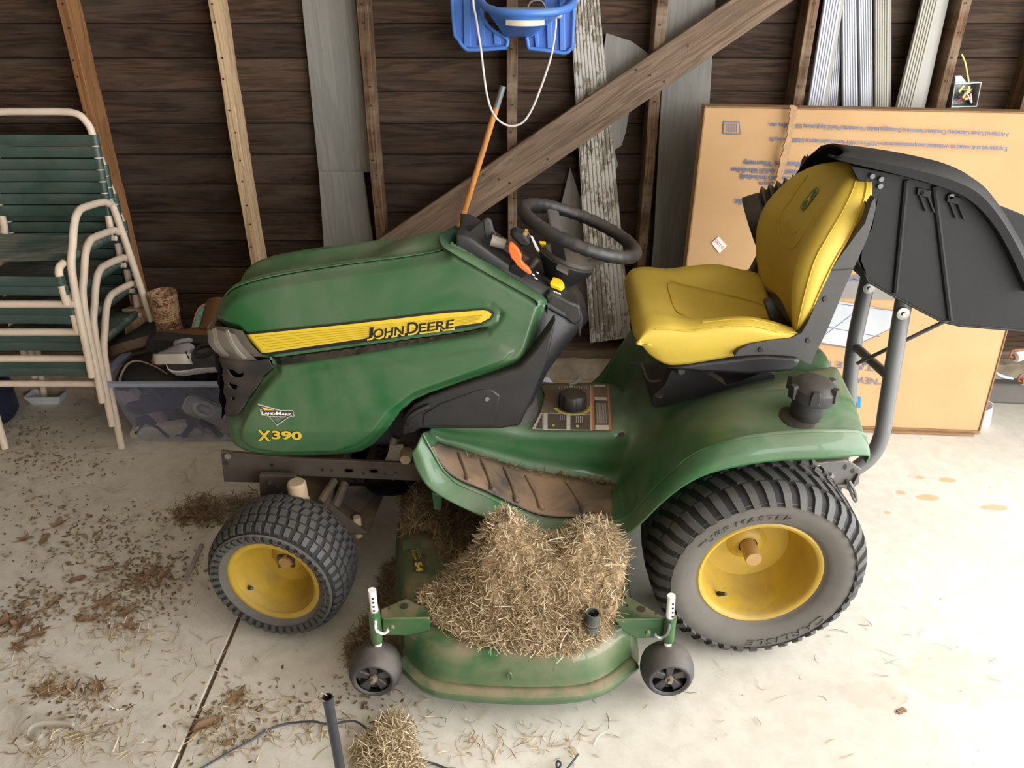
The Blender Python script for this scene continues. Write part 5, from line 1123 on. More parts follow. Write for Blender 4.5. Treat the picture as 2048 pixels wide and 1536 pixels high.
shoe('shoe', 'dark shoe with brown flap at the back left of the bin', on(290, 690, 2.72), .24, .09, .07, R(200), R(10), R(30), DKB, M('brown_flap', (92, 70, 54), .8))
shoe('flip_flop', 'striped teal and orange beach shoe behind the nose of the hood', on(405, 665, 2.70), .22, .085, .05, R(60), R(-50), R(30), M('teal_stripe', (126, 186, 178), .7, 0, .3, 60), M('coral_sole', (216, 140, 110), .7), open_=False)
for px, py in ((300, 745), (330, 738), (365, 742)):
    pass
tag(MB().rings([[on(270,745,2.62) + V((.07*k - .02, .12*math.cos(a), .05*math.sin(a) + .02*math.sin(k))) for a in np.linspace(0, 6.28, 13)[:-1]] for k in range(5)]).obj('black_jacket', DKB, None, smooth=60), 'crumpled black cloth bulging over the bin rim', 'clothes')
# ================================================================== SWING SEAT
t = thing('baby_swing', 'blue plastic toddler swing seat hung on the middle stud with white rope', 'swing', (PY(1024, 0, 2.78).x, 2.78, PY(1024,110,2.78).z))
yw = 2.80
def wing(pts, ribs, nm):
    P = PYs(pts, yw); m = MB(); m.prism([p + V((0, .012, 0)) for p in P], (0, .004, 0)); o = m.obj(nm, SWBLUE, t, smooth=0)
    MB().tube(crs(P, 3, True), .0062, 10, closed=True).obj('wing_rim', SWBLUE, o)
    for (x0, x1, ya_, yb_) in ribs:
        q = PYs([(x0, ya_), (x1, ya_), (x1 + 3, yb_), (x0 + 3, yb_)], yw - .002); MB().prism(q, (0, .016, 0)).obj('wing_rib', SWBLUE, o, smooth=0, bevel=.002)
wing([(905,-90),(908,55),(916,78),(930,97),(946,100),(1008,96),(1013,92),(1013,76),(985,60),(960,20),(960,-90)], [(925,939,-90,94),(955,968,20,92),(986,999,62,90)], 'swing_wing')
wing([(1090,-90),(1090,30),(1056,70),(1055,82),(1057,94),(1062,97),(1108,103),(1130,106),(1141,98),(1145,80),(1144,-90)], [(1068,1076,66,95),(1092,1103,30,97),(1117,1128,-90,101)], 'swing_wing')
rw = []
for f, dy, off in ((0, -.22, 0), (.12, -.225, .0), (.3, -.21, 0), (.55, -.16, 0), (.8, -.08, 0), (1.0, -.01, 0)):
    row = []
    for k in range(21):
        u = -1 + 2*k/20; a = u*R(100)
        hw = .150*(1 - f) + .042*f; cx = PY(1055, 20, 2.70).x - .03*f; zt_ = PY(1070, 26, 2.58).z; z0 = zt_ + (PY(1035, 74, 2.78).z - zt_)*f
        row.append(V((cx + hw*math.sin(a), yw - .02 + (dy)*max(0, math.cos(a))**.8 , z0 + .05*abs(u)**2.5*(1 - f) - .0*f)))
    rw.append(row)
bk = MB().grid(surf(rw, 2, 4)).obj('seat_bucket', SWBLUE, t, smooth=60, solid=.005)
MB().tube(crs(rw[0], 3), .012, 10).obj('bucket_rim', SWBLUE, bk, smooth=60)
s0 = rw[2]; MB().grid([[p + V((0, -.003, .016)) for p in crs(s0[7:14], 3)], [p + V((0, -.009, -.012)) for p in crs(s0[7:14], 3)]]).obj('torn_label', M('cream_paper', (216, 200, 178), .8), bk, smooth=40)
MB().box((rw[0][10].x - .11, yw - .12, rw[0][10].z - .02), (rw[0][10].x + .11, yw - .02, rw[0][10].z + .01)).obj('seat_pan', M('pale_dusty_plastic', (176, 172, 166), .7, 0, .1, 20), bk, bevel=.01)
q = PY(1072, 12, 2.66); MB().tube(crs([q + V((-.03,0,-.01)), q + V((-.015,0,.012)), q + V((.015,0,.014)), q + V((.03,.0,-.006))], 5), .010, 8, flat=.3).obj('lap_strap', M('grey_webbing', (150, 140, 138), .8), bk)
ROPE = M('white_rope', (222, 214, 206), .8, 0, .1, 60, bmp=.6, bs=300)
rp = [(1015,-330),(985,-180),(948,-20),(953,40),(962,100),(968,150),(974,190),(984,222),(1000,243),(1022,252),(1045,245),(1062,222),(1078,185),(1094,140),(1104,105),(1111,60),(1112,34)]
MB().tube(crs([PY(a, b, 2.84 if i < 1 else 2.66 if i < 4 else 2.70) for i, (a, b) in enumerate(rp)], 5), .0036, 8).obj('hanging_rope', ROPE, t)
# ================================================================== BIG CARDBOARD BOX leaning on the studs
BL, BR_ = PZ(1336, 843, .004), PZ(1957, 866, .004); ub = (BR_ - BL); 
TL = PY(1410, 214, 2.735); TR = TL + ub + V((0, .0, 0)); TR = V((TR.x, TR.y + .02, TR.z - .012))
nb_ = ub.cross(TL - BL).normalized(); nb_ = nb_ if nb_.y > 0 else -nb_; up_ = TL - BL; dp = nb_ * .085
ctr = (BL + BR_)/2
bt = thing('cardboard_box', 'large flat tan cardboard box with upside-down blue print leaning on the wall', 'cardboard box', (ctr.x, ctr.y, 0))
MB().prism([BL, BR_, TR, TL], dp).obj('box_body', CARD, bt, smooth=0, bevel=.004)
def bp_(px, py, lift=.001): return PPl(px, py, BL - nb_*lift, nb_)
MB().prism([bp_(1400,214,.002), bp_(1415,213,.002), bp_(1378,560,.002), bp_(1360,560,.002)], dp*.3).obj('box_side_fold', CARDE, bt, smooth=0) if False else None
MB().prism([TL - nb_*.003 + up_*.0, TR - nb_*.003, TR + up_*.004 + dp*1.0, TL + up_*.004 + dp*1.0], (0, 0, .003)).obj('top_flap', CARDE, bt, smooth=0)
e0 = BL - nb_*.002; MB().prism([e0 + V((.0,-.004,.0)), BR_ + V((-.02,-.012,0)), BR_ + V((-.03,-.022,0)) , e0 + V((0,-.02,0))], (0, 0, .006)).obj('bottom_flap', CARDE, bt, smooth=0)
MB().prism([e0, BR_ - nb_*.002, BR_ - nb_*.002 + up_*.010, e0 + up_*.010], -nb_*.004).obj('bottom_crease', CARDE, bt, smooth=0)
MB().tube([TL - nb_*.001, BL - nb_*.001], .004, 6).obj('corner_crease', CARDE, bt); MB().tube([TR - nb_*.001, BR_ - nb_*.001], .004, 6).obj('corner_crease', CARDE, bt)
def box_text(s, start, end, h, mat, bold=.02, shear=0, nm='box_print'):
    """upside-down print: start is the right-hand baseline end (first letter), end the left one, in photograph pixels; h letter height (downwards)"""
    m = MB(); o = bp_(*start); u = bp_(*end) - o; v = bp_(start[0] - h*.05, start[1] + h) - o
    text_fit(m, s, o, u, v, bold, shear); return m.obj(nm, mat, bt, smooth=0, fixn=False)
def serif_bits(): pass
box_text('Additional Uses: Gazebos, Outdoor furniture, Storage sheds, Fountains, Pool Equipment, Sidewalks, etc.', (2019, 262.5), (1538, 242.5), 12, BINK, .03)
box_text('Engineered and tested to withstand temperatures from \u201320\u00b0F to 140\u00b0F and crush test to 5,000 lbs. sq. ft.', (2015, 291.5), (1539, 271.5), 12, BINK, .03)
box_text('\u2022', (1651, 328), (1646, 328), 4, BINK, .05)
box_text('Manufacturers Warranty', (1634, 322), (1487, 317), 14, BINK, .03); box_text("Expandable / add'l Modules", (1632, 337.5), (1463, 331.5), 14, BINK, .03)
box_text('(Optional Screws Included)', (1640, 353), (1481, 345), 14, BINK, .03); box_text('Interlocking Connectors', (1650, 366), (1520, 360), 12, BINK, .03)
box_text('Plastic', (1520, 400), (1470, 397), 13, BINK, .03)
box_text('\u201cINSTANT CONCRETE\u201d', (1760, 551), (1478, 540), 15, BINK, .03)
box_text('PORTABLE PATIO', (1798, 734), (1590, 716), 13, BINK, .0)
box_text('\u201cNEW\u2019 PATIO', (1764, 758), (1640, 746), 13, BINK, .0, .2)
box_text('HANDI', (1722, 794), (1600, 784), 22, BIGINK, .04)
m = MB(); m.add([bp_(1479,243.5), bp_(1481.5,269), bp_(1445,268), bp_(1447,242.5)], [(0,1,2,3)]); m.add([], []); m.obj('barcode_frame', BINK, bt, smooth=0, fixn=False)
m = MB(); m.add([bp_(1477,245.5,.0016), bp_(1479,267,.0016), bp_(1447.5,266,.0016), bp_(1449,244.5,.0016)], [(0,1,2,3)]); m.obj('barcode_field', CARD, bt, smooth=0, fixn=False)
m = MB(); x = 1451
for w in (1.2,.8,2,.7,1,1.6,.6,1.4,.8,2): m.add([bp_(x,247,.002), bp_(x+w,247.1,.002), bp_(x+w,264.5,.002), bp_(x,264.4,.002)], [(0,1,2,3)]); x += w + 1.2
m.obj('barcode_bars', BINK, bt, smooth=0, fixn=False)
m = MB(); m.add([bp_(a, b) for a, b in ((1586,596),(1640,596),(1790,622),(1786,655),(1700,694),(1560,672))], [tuple(range(6))]); m.obj('printed_panel', M('pale_blue_panel_print', (172, 176, 178), .8), bt, smooth=0, fixn=False)
m = MB()
for a, b in (((1586,596),(1790,622)), ((1790,622),(1786,655)), ((1786,655),(1700,697)), ((1700,697),(1560,674)), ((1648,671),(1716,620)), ((1590,642),(1760,674))):
    a_, b_ = bp_(*a, .0016), bp_(*b, .0016); d = (b_ - a_).cross(nb_).normalized()*.0014; m.add([a_ - d, b_ - d, b_ + d, a_ + d], [(0,1,2,3)])
m.obj('panel_lines', BINK, bt, smooth=0, fixn=False)
m = MB(); m.add([bp_(1650,556), bp_(1830,566), bp_(1840,600), bp_(1640,594)], [(0,1,2,3)]); m.obj('photo_print', M('grey_photo_print', (128, 124, 120), .8), bt, smooth=0, fixn=False)
m = MB(); m.add([bp_(a, b, .002) for a, b in ((1437,473),(1454,491),(1439,507),(1423,486))], [(0,1,2,3)]); sk = m.obj('number_sticker', M('white_sticker', (220, 214, 206), .6), bt, smooth=0, fixn=False)
m = MB(); o = bp_(1429.5,483,.003); text_fit(m, '0014', o, bp_(1444,499,.003) - o, bp_(1434,477.5,.003) - o, .0); m.obj('sticker_number', M('red_stamp', (190, 130, 120), .7), sk, smooth=0, fixn=False)
cs = crs([bp_(1584,210,.012), bp_(1587,222,.02), bp_(1580,262,.012), bp_(1572,300,.02), bp_(1562,340,.012), bp_(1553,370,.014)], 5)
ww = [.008,.010,.012,.016,.011,.014,.017,.013,.012,.013,.013]
m = MB(); m.rings([[p + V((w_ , 0, 0)), p + V((w_, -.006, 0)), p + V((-w_, -.004, .0)), p + V((-w_, .003, 0))] for p, w_ in zip(cs, [ww[i % 11]*.85 for i in range(len(cs))])])
tag(m.obj('torn_cardboard_strip', M('torn_cardboard', (170, 138, 102), .9, 0, .2, 60), None, smooth=0), 'torn corrugated cardboard strip hanging over the top edge of the big box', 'cardboard strip')
# ================================================================== ELECTRICAL BOX
eb = thing('junction_box', 'open grey metal junction box with loose wires beside the right stud', 'electrical box', PY(1933, 215, 2.90))
E4 = [(1910,167),(1962,165),(1953,213),(1903,214)]; BOXM = M('galvanised_box', (150, 160, 164), .45, .4, .08, 20); y0 = 2.875
f_ = PYs(E4, y0); b2 = [p + V((.0, .055, 0)) for p in f_]
m = MB(); m.grid([f_, b2], cv=True); m.add(b2, [(0,1,2,3)]); bxo = m.obj('box_shell', BOXM, eb, smooth=0, solid=.0025)
MB().tube(f_, .0022, 6, closed=True).obj('box_edge', WHT, eb, smooth=0)
MB().prism(PYs([(1911,152),(1922,151),(1934,166),(1911,168)], 2.89), (0,.003,0)).obj('mount_ear', M('pale_blue_steel', (160, 186, 196), .5, .3), eb, smooth=0); MB().prism(PYs([(1902,214),(1920,214),(1908,226),(1898,224)], 2.89), (0,.003,0)).obj('mount_ear', M('pale_blue_steel', (160, 186, 196), .5, .3), eb, smooth=0)
YC_ = M('yellow_cable', (222, 214, 130), .5)
MB().tube(crs([PY(1923,108,2.93), PY(1930,125,2.92), PY(1934,145,2.91), PY(1938,168,2.905)], 5), .0055, 8, flat=.6).obj('yellow_cable', YC_, eb)
WR = [M('red_wire', (190, 86, 92), .5), WHT, M('black_wire', (40, 40, 42), .5), M('bare_wire', (196, 176, 128), .5, .2)]
rr_ = random.Random(3)
for k in range(9):
    p = [PY(1914 + rr_.random()*34, 174 + rr_.random()*32, y0 + .005 + rr_.random()*.03) for _ in range(4)]
    MB().tube(crs(p, 6), .0022, 6).obj('loose_wire', WR[k % 4], eb)
m = MB()
for a, b in (((1917,184),(1927,171)), ((1937,186),(1938,172)), ((1925,196),(1934,182)), ((1928,198),(1940,196))): m.tube([PY(*a, y0 + .01), PY(*b, y0 + .012)], .005, 8)
m.obj('wire_sheath', YC_, eb)
MB().tube(crs([PY(1922,218,2.92), PY(1927,228,2.93), PY(1928,245,2.93)], 5), .005, 8).obj('grey_cable', GREYM, eb)
# ================================================================== RIGHT EDGE CLUTTER
PB = M('blue_angle_steel', (150, 186, 216), .5, .2, .08, 14)
t = thing('slotted_angle', 'pale blue slotted steel angle standing right of the box', 'steel angle', PZ(1988, 770, 0))
MB().prism(PYs([(2004,640),(2017,640),(1992,740),(1980,742)], 2.74), (0, .003, 0)).obj('slotted_face', PB, t, smooth=0); MB().prism(PYs([(1995,640),(2004,640),(1980,742),(1974,742)], 2.74), (0, .03, 0)).obj('angle_flange', PB, t, smooth=0)
MB().prism([PY(1980,738,2.74), PY(1986,742,2.74), PZ(1984,772,0), PZ(1976,772,0)], (0, .003, 0)).obj('angle_foot', PB, t, smooth=0)
m = MB()
for px, py in ((2005,664),(2004,672),(1998,686),(1991,700),(1989,708)): m.lathe([(.0001,-.001),(.005,-.001),(.006,.001)], PY(px, py, 2.738), (0,1,0), 12)
m.obj('angle_slot', BLKD, t)
RUST = M('rusty_steel', (150, 96, 68), .8, .2, .25, 30)
for px, py, nm in ((2030, 714, 'white paint roller with rusty frame, upper one at the right edge'), (2046, 762, 'white paint roller with rusty frame, lower one at the right edge')):
    c = PY(px, py, 2.70); t = thing('paint_roller', nm, 'paint roller', c - V((0,0,.02)), 'paint rollers at the right edge')
    MB().lathe([(.0001,0),(.012,0),(.020,.001),(.021,.01),(.021,.16),(.0001,.16)], c, (1, .25, .15), 22).obj('roller_sleeve', WHT, t, smooth=40)
    MB().tube(crs([c + V((-.002,0,0)), c + V((-.022,-.005,.005)), c + V((-.02,-.005,.03)), c + V((.03,-.0,.035)), c + V((.1,.02,.05))], 4), .004, 8).obj('roller_frame', RUST, t)
    MB().lathe([(.0001,-.01),(.011,-.008),(.011,.002)], c, (1, .25, .15), 12).obj('roller_cap', RUST, t)
tag(MB().tube([PY(1983,735,2.66), PY(1995,748,2.66), PY(2012,754,2.68), PY(2026,757,2.70)], [.004,.012,.010,.006], 10, sm=3, flat=.4).obj('blue_handle', M('pale_blue_plastic', (176, 206, 226), .5), None, smooth=60), 'pale blue flat handle sticking out beside the box', 'handle')
tag(MB().prism([PZ(1962,806,.0), PZ(2110,812,.0), PZ(2110,770,.0), PZ(1970,775,.0)], (0, 0, .09)).obj('stone_slab', M('grey_slab', (104, 100, 96), .9, 0, .12, 8, bmp=.4, bs=30), None, bevel=.01), 'dark grey concrete slab lying at the wall foot right of the box', 'slab')
tag(MB().lathe([(.0001,.0),(.026,.0),(.034,.085),(.036,.09),(.033,.09),(.024,.006),(.0001,.006)], PZ(1966, 846, .0), (-.35,-.1,1), 24).obj('plastic_cup', M('clear_white_cup', (226, 226, 234), .3), None, smooth=40), 'white plastic cup on the floor at the right edge of the box', 'cup')
# ================================================================== FOREGROUND PIPE AND WIRES
pp = PY(655, 1394, 1.0); t = thing('steel_pipe', 'dark steel pipe standing upright in the foreground', 'pipe', (pp.x + .012, 1.0, 0))
PM = M('blued_steel', (66, 68, 76), .35, .7, .1, 30)
MB().lathe([(.0078,-.02),(.0078,.0),(.0098,0),(.0098,-.40)], pp, (-.012, 0, 1), 28).obj('pipe_tube', PM, t, smooth=40)
MB().lathe([(.0001,-.015),(.0078,-.015)], pp, (-.012,0,1), 20).obj('pipe_bore', BLKD, t)
MB().tube(crs([pp + V((.0,-.006,-.006)), pp + V((-.006,-.010,.002)), pp + V((-.014,-.008,.006)), pp + V((-.013,.004,.006)), pp + V((-.002,.006,-.004))], 5), .0011, 6).obj('wire_ring', M('copper_wire', (120, 92, 76), .4, .6), t)
wz = .006
WIRE = M('grey_wire', (72, 76, 84), .45, .4)
w_px = [(395,1542),(440,1515),(500,1482),(540,1458),(575,1447),(625,1443),(655,1448),(700,1442),(718,1446),(735,1458),(750,1463),(762,1478),(776,1490),(800,1492),(822,1502),(850,1522),(875,1530),(910,1545)]
tag(MB().tube(crs([PZ(a, b, wz + (.012 if 4 < i < 12 else 0)) for i, (a, b) in enumerate(w_px)], 4), .0026, 8).obj('floor_wire', WIRE, None), 'kinked grey wire lying on the floor behind the steel pipe', 'wire')
tag(MB().tube(crs([PZ(1157,1508,.02), PZ(1148,1520,.016), PZ(1132,1540,.01), PZ(1120,1548,.005), PZ(1113,1530,.01), PZ(1116,1522,.02), PZ(1122,1528,.02), PZ(1118,1536,.01)], 5), .0024, 8).obj('curled_wire', WIRE, None), 'short curled wire end at the bottom edge of the floor', 'wire')
tag(MB().box((1.335, 1.02, 0), (1.40, 1.124, .012)).obj('flat_plate', BLKD, None, bevel=.002), 'dark flat piece at the bottom right corner of the floor', 'plate')
tag(MB().prism([PZ(401,1090,0), PZ(409,1091,0), PZ(374,1167,0), PZ(364,1166,0)], (0,0,.006)).obj('paint_stick', M('grey_stick', (150, 140, 132), .8), None, smooth=0, bevel=.001), 'thin grey stick lying on the floor left of the front wheel', 'stick')
cp = [PZ(150,1456,.004), PZ(110,1452,.012), PZ(72,1455,.02), PZ(56,1468,.016), PZ(58,1480,.004), PZ(74,1484,.004), PZ(86,1476,.006)]
m = MB(); q = crs(cp, 5); m.grid([[p + V((0,0,0)) for p in q], [p + V((0, .006, .012)) for p in q]]); tag(m.obj('plastic_band', M('pale_band', (146, 138, 122), .5), None, solid=.0012), 'curled pale plastic strip on the floor at lower left', 'strip')
# ================================================================== DRY GRASS, LEAVES, LITTER
def blades(name, pts, nrms, mat, lmin, lmax, w, up=.35, curl=.5, seed=1, kind='stuff', label=None, cat=None, parent=None, seg=3):
    """curved grass blades, one ribbon each, rooted at pts"""
    g = np.random.default_rng(seed); n = len(pts); pts = np.asarray(pts, float)
    az = g.uniform(0, 2*np.pi, n); el = g.normal(0, up, n); L = g.uniform(lmin, lmax, n)**1.0; W = w*g.uniform(.6, 1.3, n)
    d = np.c_[np.cos(az)*np.cos(el), np.sin(az)*np.cos(el), np.abs(np.sin(el))]
    sd = np.c_[-np.sin(az), np.cos(az), g.normal(0, .4, n)]; sd /= np.linalg.norm(sd, axis=1)[:, None]
    bend = np.c_[-np.sin(az), np.cos(az), g.normal(0, .5, n)] * g.normal(0, curl, n)[:, None]
    VV, FF = [], []
    for i in range(seg + 1):
        t = i/seg; p = pts + d*(L*(t - .5))[:, None] + bend*(L*(t - .5)**2*1.4)[:, None] ; ww_ = (W*(1 - .65*abs(t - .45)))[:, None]
        VV += [p - sd*ww_, p + sd*ww_]
    VV = np.stack(VV, 1).reshape(-1, 3); k = 2*(seg + 1)
    base = np.arange(n)[:, None]*k
    fs = np.concatenate([base + np.array([[2*i, 2*i+1, 2*i+3, 2*i+2]]) for i in range(seg)], 0)
    VV[:, 2] = np.maximum(VV[:, 2], .001)
    me = D.meshes.new(name); me.from_pydata(VV.tolist(), [], fs.tolist()); me.materials.append(mat)
    o = D.objects.new(name, me); C.objects.link(o); o['kind'] = kind
    if label: o['label'] = label; o['category'] = cat
    return o
pk = [(PY(1010,1085,1.465), .052, .050, .135), (PY(985,1120,1.47), .06, .06, .07), (PY(1165,1120,1.49), .085, .07, .125), (PY(1110,1150,1.43), .09, .06, .07), (PY(1215,1150,1.47), .05, .06, .07), (PZ(1090,1225,.2), .10, .05, .030), (PZ(960,1200,.2), .11, .07, .012), (PZ(1110,1270,.2), .07, .03, .012)]
hr = [PZ(*p, .2).xy for p in ((838,1190),(880,1172),(905,1140),(955,1095),(1000,1060),(1200,1060),(1236,1110),(1252,1180),(1240,1225),(1225,1262),(1200,1285),(1150,1303),(1085,1312),(1030,1296),(960,1290),(900,1262),(868,1246),(850,1222))]
def hz(x, y):
    z = .192 + 0*x
    for c_, sx, sy_, h in pk: z = z + h*np.exp(-((x - c_.x)/sx)**2*.5*1.0 - ((y - c_.y)/sy_)**2*.5)
    return z + .009*np.sin(x*61 + 2*np.sin(y*47))*np.sin(y*53 + 1.3)*np.clip((z - .2)/.05, 0, 1) + .006*np.sin(x*117 + y*83)*np.clip((z-.2)/.05, 0, 1)
def mound(name, poly, zf, n, mat, label, cat, lm, seed, base=True, up=.4, w=.0011, rough=.012, curl=.5):
    g = np.random.default_rng(seed); Q = np.array([tuple(p) for p in poly]); lo, hi = Q.min(0), Q.max(0); out = []
    while sum(map(len, out)) < n:
        P = g.uniform(lo, hi, (n*2, 2)); d, _ = sdpoly(P, Q); P = P[(d < -.004 + g.normal(0, .008, len(P)))]; out.append(P)
    P = np.concatenate(out)[:n]; z = zf(P[:,0], P[:,1]) + np.abs(g.normal(0, rough, n)); pts = np.c_[P, z]
    o = blades(name, pts, None, mat, lm[0], lm[1], w, up, curl, seed, 'stuff', label, cat)
    if base:
        b = panel(Q, lambda P: np.c_[P, zf(P[:,0], P[:,1]) + .004*np.sin(P[:,0]*190)*np.cos(P[:,1]*170) + g.normal(0, .002, len(P)) + .003], .006)
        q = b.obj(name + '_bed', CHAFF, None, smooth=60, fixn=False)
        q.parent = o; q['kind'] = 'stuff'; q.name = 'chaff_bed'
    return o
mound('grass_clippings', hr, hz, 15000, STRAW, 'heap of dry straw-coloured grass clippings piled on the mower deck', 'grass', (.014, .055), 3, up=.42, rough=.007)
h2 = [PZ(*p, .2).xy for p in ((800,975),(930,975),(1010,1040),(1010,1080),(960,1110),(900,1130),(860,1075),(806,1080))]
mound('shaded_clippings', h2, lambda x, y: .196 + .03*np.exp(-((x + .25)/.05)**2) + .015*np.sin(x*40)**2 + 0*y, 3600, STRAWD, 'dark dry grass caught on the shaded front part of the deck', 'grass', (.015, .06), 5, w=.0010)
h3 = [PZ(*p, .0).xy for p in ((772,1130),(800,1120),(815,1290),(812,1350),(770,1370),(700,1350),(690,1290),(745,1230))]
mound('spilled_grass', h3, lambda x, y: .004 + .03*np.exp(-((x + .28)/.04)**2) + 0*y, 2600, STRAWD, 'dark dry grass spilled on the floor beside the front edge of the deck', 'grass', (.012, .05), 6, base=False)
h4 = [PZ(*p, .0).xy for p in ((755,1455),(790,1432),(822,1470),(850,1560),(720,1560),(705,1500),(740,1490))]
hp4 = PZ(790, 1500, 0)
mound('floor_clippings', h4, lambda x, y: .004 + .035*np.exp(-((x - hp4.x)/.05)**2 - ((y - hp4.y)/.06)**2), 2200, STRAW, 'small pile of pale dry grass on the floor in the foreground', 'grass', (.012, .045), 7, base=False)
h5 = [PZ(*p, .0).xy for p in ((345,1025),(400,995),(450,1000),(540,985),(545,1000),(470,1040),(400,1055),(350,1045))]
mound('floor_grass', h5, lambda x, y: .004 + 0*x, 500, STRAWD, 'dark tuft of dry grass on the floor ahead of the front wheel', 'grass', (.02, .08), 8, base=False, up=.25)
le = [on_body(*p) for p in ((935,912),(975,922),(1010,932),(1060,945),(1110,953),(1160,960),(1215,968),(1226,985))]
lp = np.array([tuple(p) for p in crs(le, 60)]) + RNG.normal(0, .0035, (421, 3)) + np.array([0, 0, .003]); lp = np.repeat(lp, 2, 0) + RNG.normal(0, .003, (842, 3))
blades('edge_clippings', lp, None, STRAWD, .006, .03, .0009, .3, .4, 9, 'stuff', 'line of dry grass bits along the inner edge of the foot pad', 'grass')
# loose straw scattered over the floor: denser in drifts on the left
def drift(name, label, spots, seed, lm=(.01, .05), mat=STRAW, w=.0011, curl=.6):
    g = np.random.default_rng(seed); P = []
    for px, py, sx, sy_, n in spots:
        for _ in range(n):
            q = PZ(px + g.normal(0, sx), py + g.normal(0, sy_), .003); P.append((q.x, q.y, .002 + abs(g.normal(0, .002))))
    return blades(name, P, None, mat, lm[0], lm[1], w, .12, curl, seed, 'stuff', label, 'straw')
drift('loose_straw', 'loose dry straw scattered across the concrete floor', [(300,1150,50,25,90), (210,1215,70,30,110), (240,1260,40,20,90), (100,1370,30,14,70), (190,1385,25,12,50), (60,1310,40,40,60), (180,1450,50,20,90), (80,1500,40,20,70), (440,1450,40,25,120), (480,1400,20,15,50), (600,1440,60,30,120), (280,1500,120,30,80), (360,1300,90,50,70), (980,1490,90,25,70), (850,1420,60,30,40), (1100,1480,60,25,40), (1400,1420,160,50,30), (1750,1350,150,80,26), (170,1120,70,40,60), (390,1010,60,15,40)], 21)
drift('dark_litter', 'dark bits of leaf litter and dirt on the left of the floor', [(100,930,60,20,150), (60,860,60,30,180), (210,1060,70,25,160), (290,1150,50,22,260), (230,1210,70,26,260), (60,1200,40,30,160), (30,1240,30,20,120), (160,1100,70,20,100), (330,1120,60,30,90), (100,1020,70,25,90), (150,1400,80,30,120), (470,1440,80,40,120), (700,1390,60,30,70), (390,1035,40,14,120)], 22, (.004, .016), STRAWD, .0032, .15)
def leaf(px, py, size, rot, curl, label, kind=0):
    """dead leaf: pointed lobes (kind 0) or a plain oval (kind 1), folded along the midrib with lifted, twisted tips"""
    size *= 1.22; p = PZ(px, py, .0); m = MB(); g = random.Random(int(px*7 + py*13)); outl = []
    n = 20 if kind == 0 else 16
    for k in range(n):
        a = 2*math.pi*k/n
        if kind == 0: r = size*((1.0 if k % 4 == 0 else .62 if k % 2 else .48) * g.uniform(.8, 1.1))
        else: r = size*(.34 + .66*abs(math.cos(a))**1.5)*g.uniform(.92, 1.06)
        outl.append((r*math.cos(a), r*(.82 if kind == 0 else 1)*math.sin(a)))
    tw = g.uniform(-.5, .5); G = []
    for s in (0.03, .4, .75, 1.0):
        row = []
        for k, (x, y) in enumerate(outl):
            x_, y_ = x*s, y*s
            z = curl*(.32*abs(y_) + .30*max(0, x_*tw)*1.5 + (.22*size*s**3*g.uniform(.1, 1) if k % 4 == 0 else 0)) + .0025
            y2 = y_*(1 - .22*curl*abs(y_)/size)
            c_, s_ = math.cos(rot), math.sin(rot); row.append(p + V((x_*c_ - y2*s_, x_*s_ + y2*c_, z)))
        G.append(row)
    m.grid(G, cv=True); m.f.append(tuple(range(n)))
    tip = V((math.cos(rot), math.sin(rot), 0)); m.tube([p + tip*size*.2 + V((0,0,.004)), p - tip*size*1.25 + V((0,0,.003))], .0009, 5)
    o = m.obj('dry_leaf', LEAF, None, smooth=28, solid=.0006)
    o['label'] = label; o['category'] = 'leaf'; o['group'] = 'dry leaves on the floor'; return o
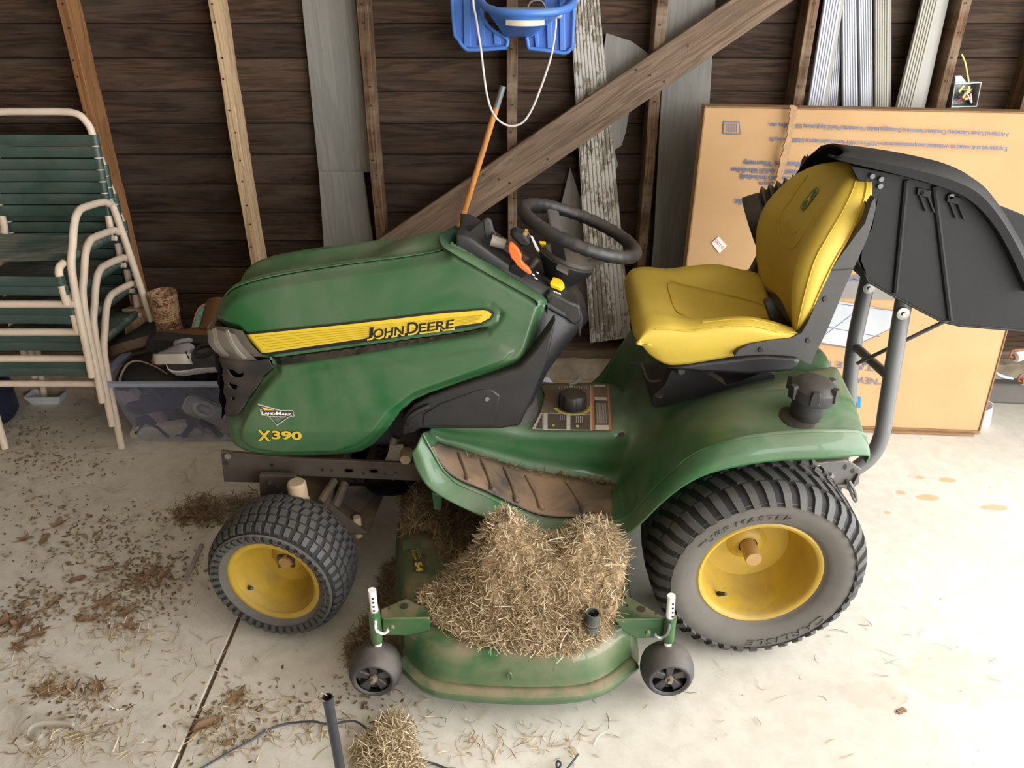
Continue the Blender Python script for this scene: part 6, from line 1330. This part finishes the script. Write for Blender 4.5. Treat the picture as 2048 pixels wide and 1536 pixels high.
for px, py, sz, rot, cu, lb, kd in [
    (95,1385,.036,.3,.5,'pointed brown leaf flat on the floor, left of the curled pair at lower left',0),(143,1382,.028,1.2,1.3,'small tightly curled dark leaf right of the pointed brown leaf',0),(196,1376,.030,2.1,.8,'reddish brown leaf on straw, rightmost of the lower left leaf trio',0),
    (5,1250,.036,.5,1.2,'orange-brown curled leaf cut by the left edge of the picture',0),(38,1250,.032,1.9,1.1,'dark crumpled leaf second from the left edge',0),(52,1246,.026,.4,1.5,'upright curled tan leaf behind the pale leaf at far left',0),(72,1268,.036,.7,.25,'flat pale tan leaf at the left beside dark crumpled leaves',0),(38,1296,.028,2.6,.8,'dark leaf fragment below the flat pale tan leaf',0),
    (112,1205,.020,1.1,1.3,'small upright orange leaf standing on bare concrete at left',1),(178,1240,.026,.1,.9,'reddish curled leaf below the dark leaf drift',1),(212,1207,.034,.4,.4,'tan broad leaf in the middle of the leaf drift',0),(210,1140,.022,.2,.3,'small oval dark leaf above the leaf drift',1),
    (300,1150,.034,1.4,.9,'dark crumpled leaf at the upper end of the leaf drift',0),(280,1165,.030,2.2,.8,'dark brown leaf beside the crumpled leaf at the drift top',0),(325,1155,.028,.9,1.0,'curled leaf at the right end of the leaf drift',0),(250,1228,.030,.2,.6,'pale folded leaf at the lower right of the drift',0),(262,1255,.028,2.9,.9,'dark folded leaf at the drift tail',0),
    (118,1050,.026,.8,.9,'dark curled leaf on the open floor below the chairs',0),(50,1080,.024,.4,.8,'dark leaf at far left above the leaf drift',0),(90,1080,.022,1.7,.6,'narrow dark leaf right of the far left dark leaf',1),(380,1035,.030,.6,.9,'brown leaf at the left of the grass tuft ahead of the front wheel',0),(405,1020,.028,2.0,.9,'dark leaf in the grass tuft ahead of the front wheel',0),
    (475,1394,.030,1.3,.5,'tan maple-like leaf lying right of the floor joint',0),(415,1452,.028,.5,1.2,'red-brown ribbed leaf standing on straw at the floor joint',1),(458,1486,.014,.3,.6,'tiny reddish leaf bit near the wire end',1),(735,1490,.026,1.2,.9,'curled reddish leaf at the left of the foreground grass pile',1),(1803,1423,.012,.4,.2,'small brown leaf flat on the bright floor at lower right',1),(155,1160,.02,.4,.6,'small flat tan leaf fragment on the open floor at left',1)]:
    leaf(px, py, sz, rot, cu, lb, kd)
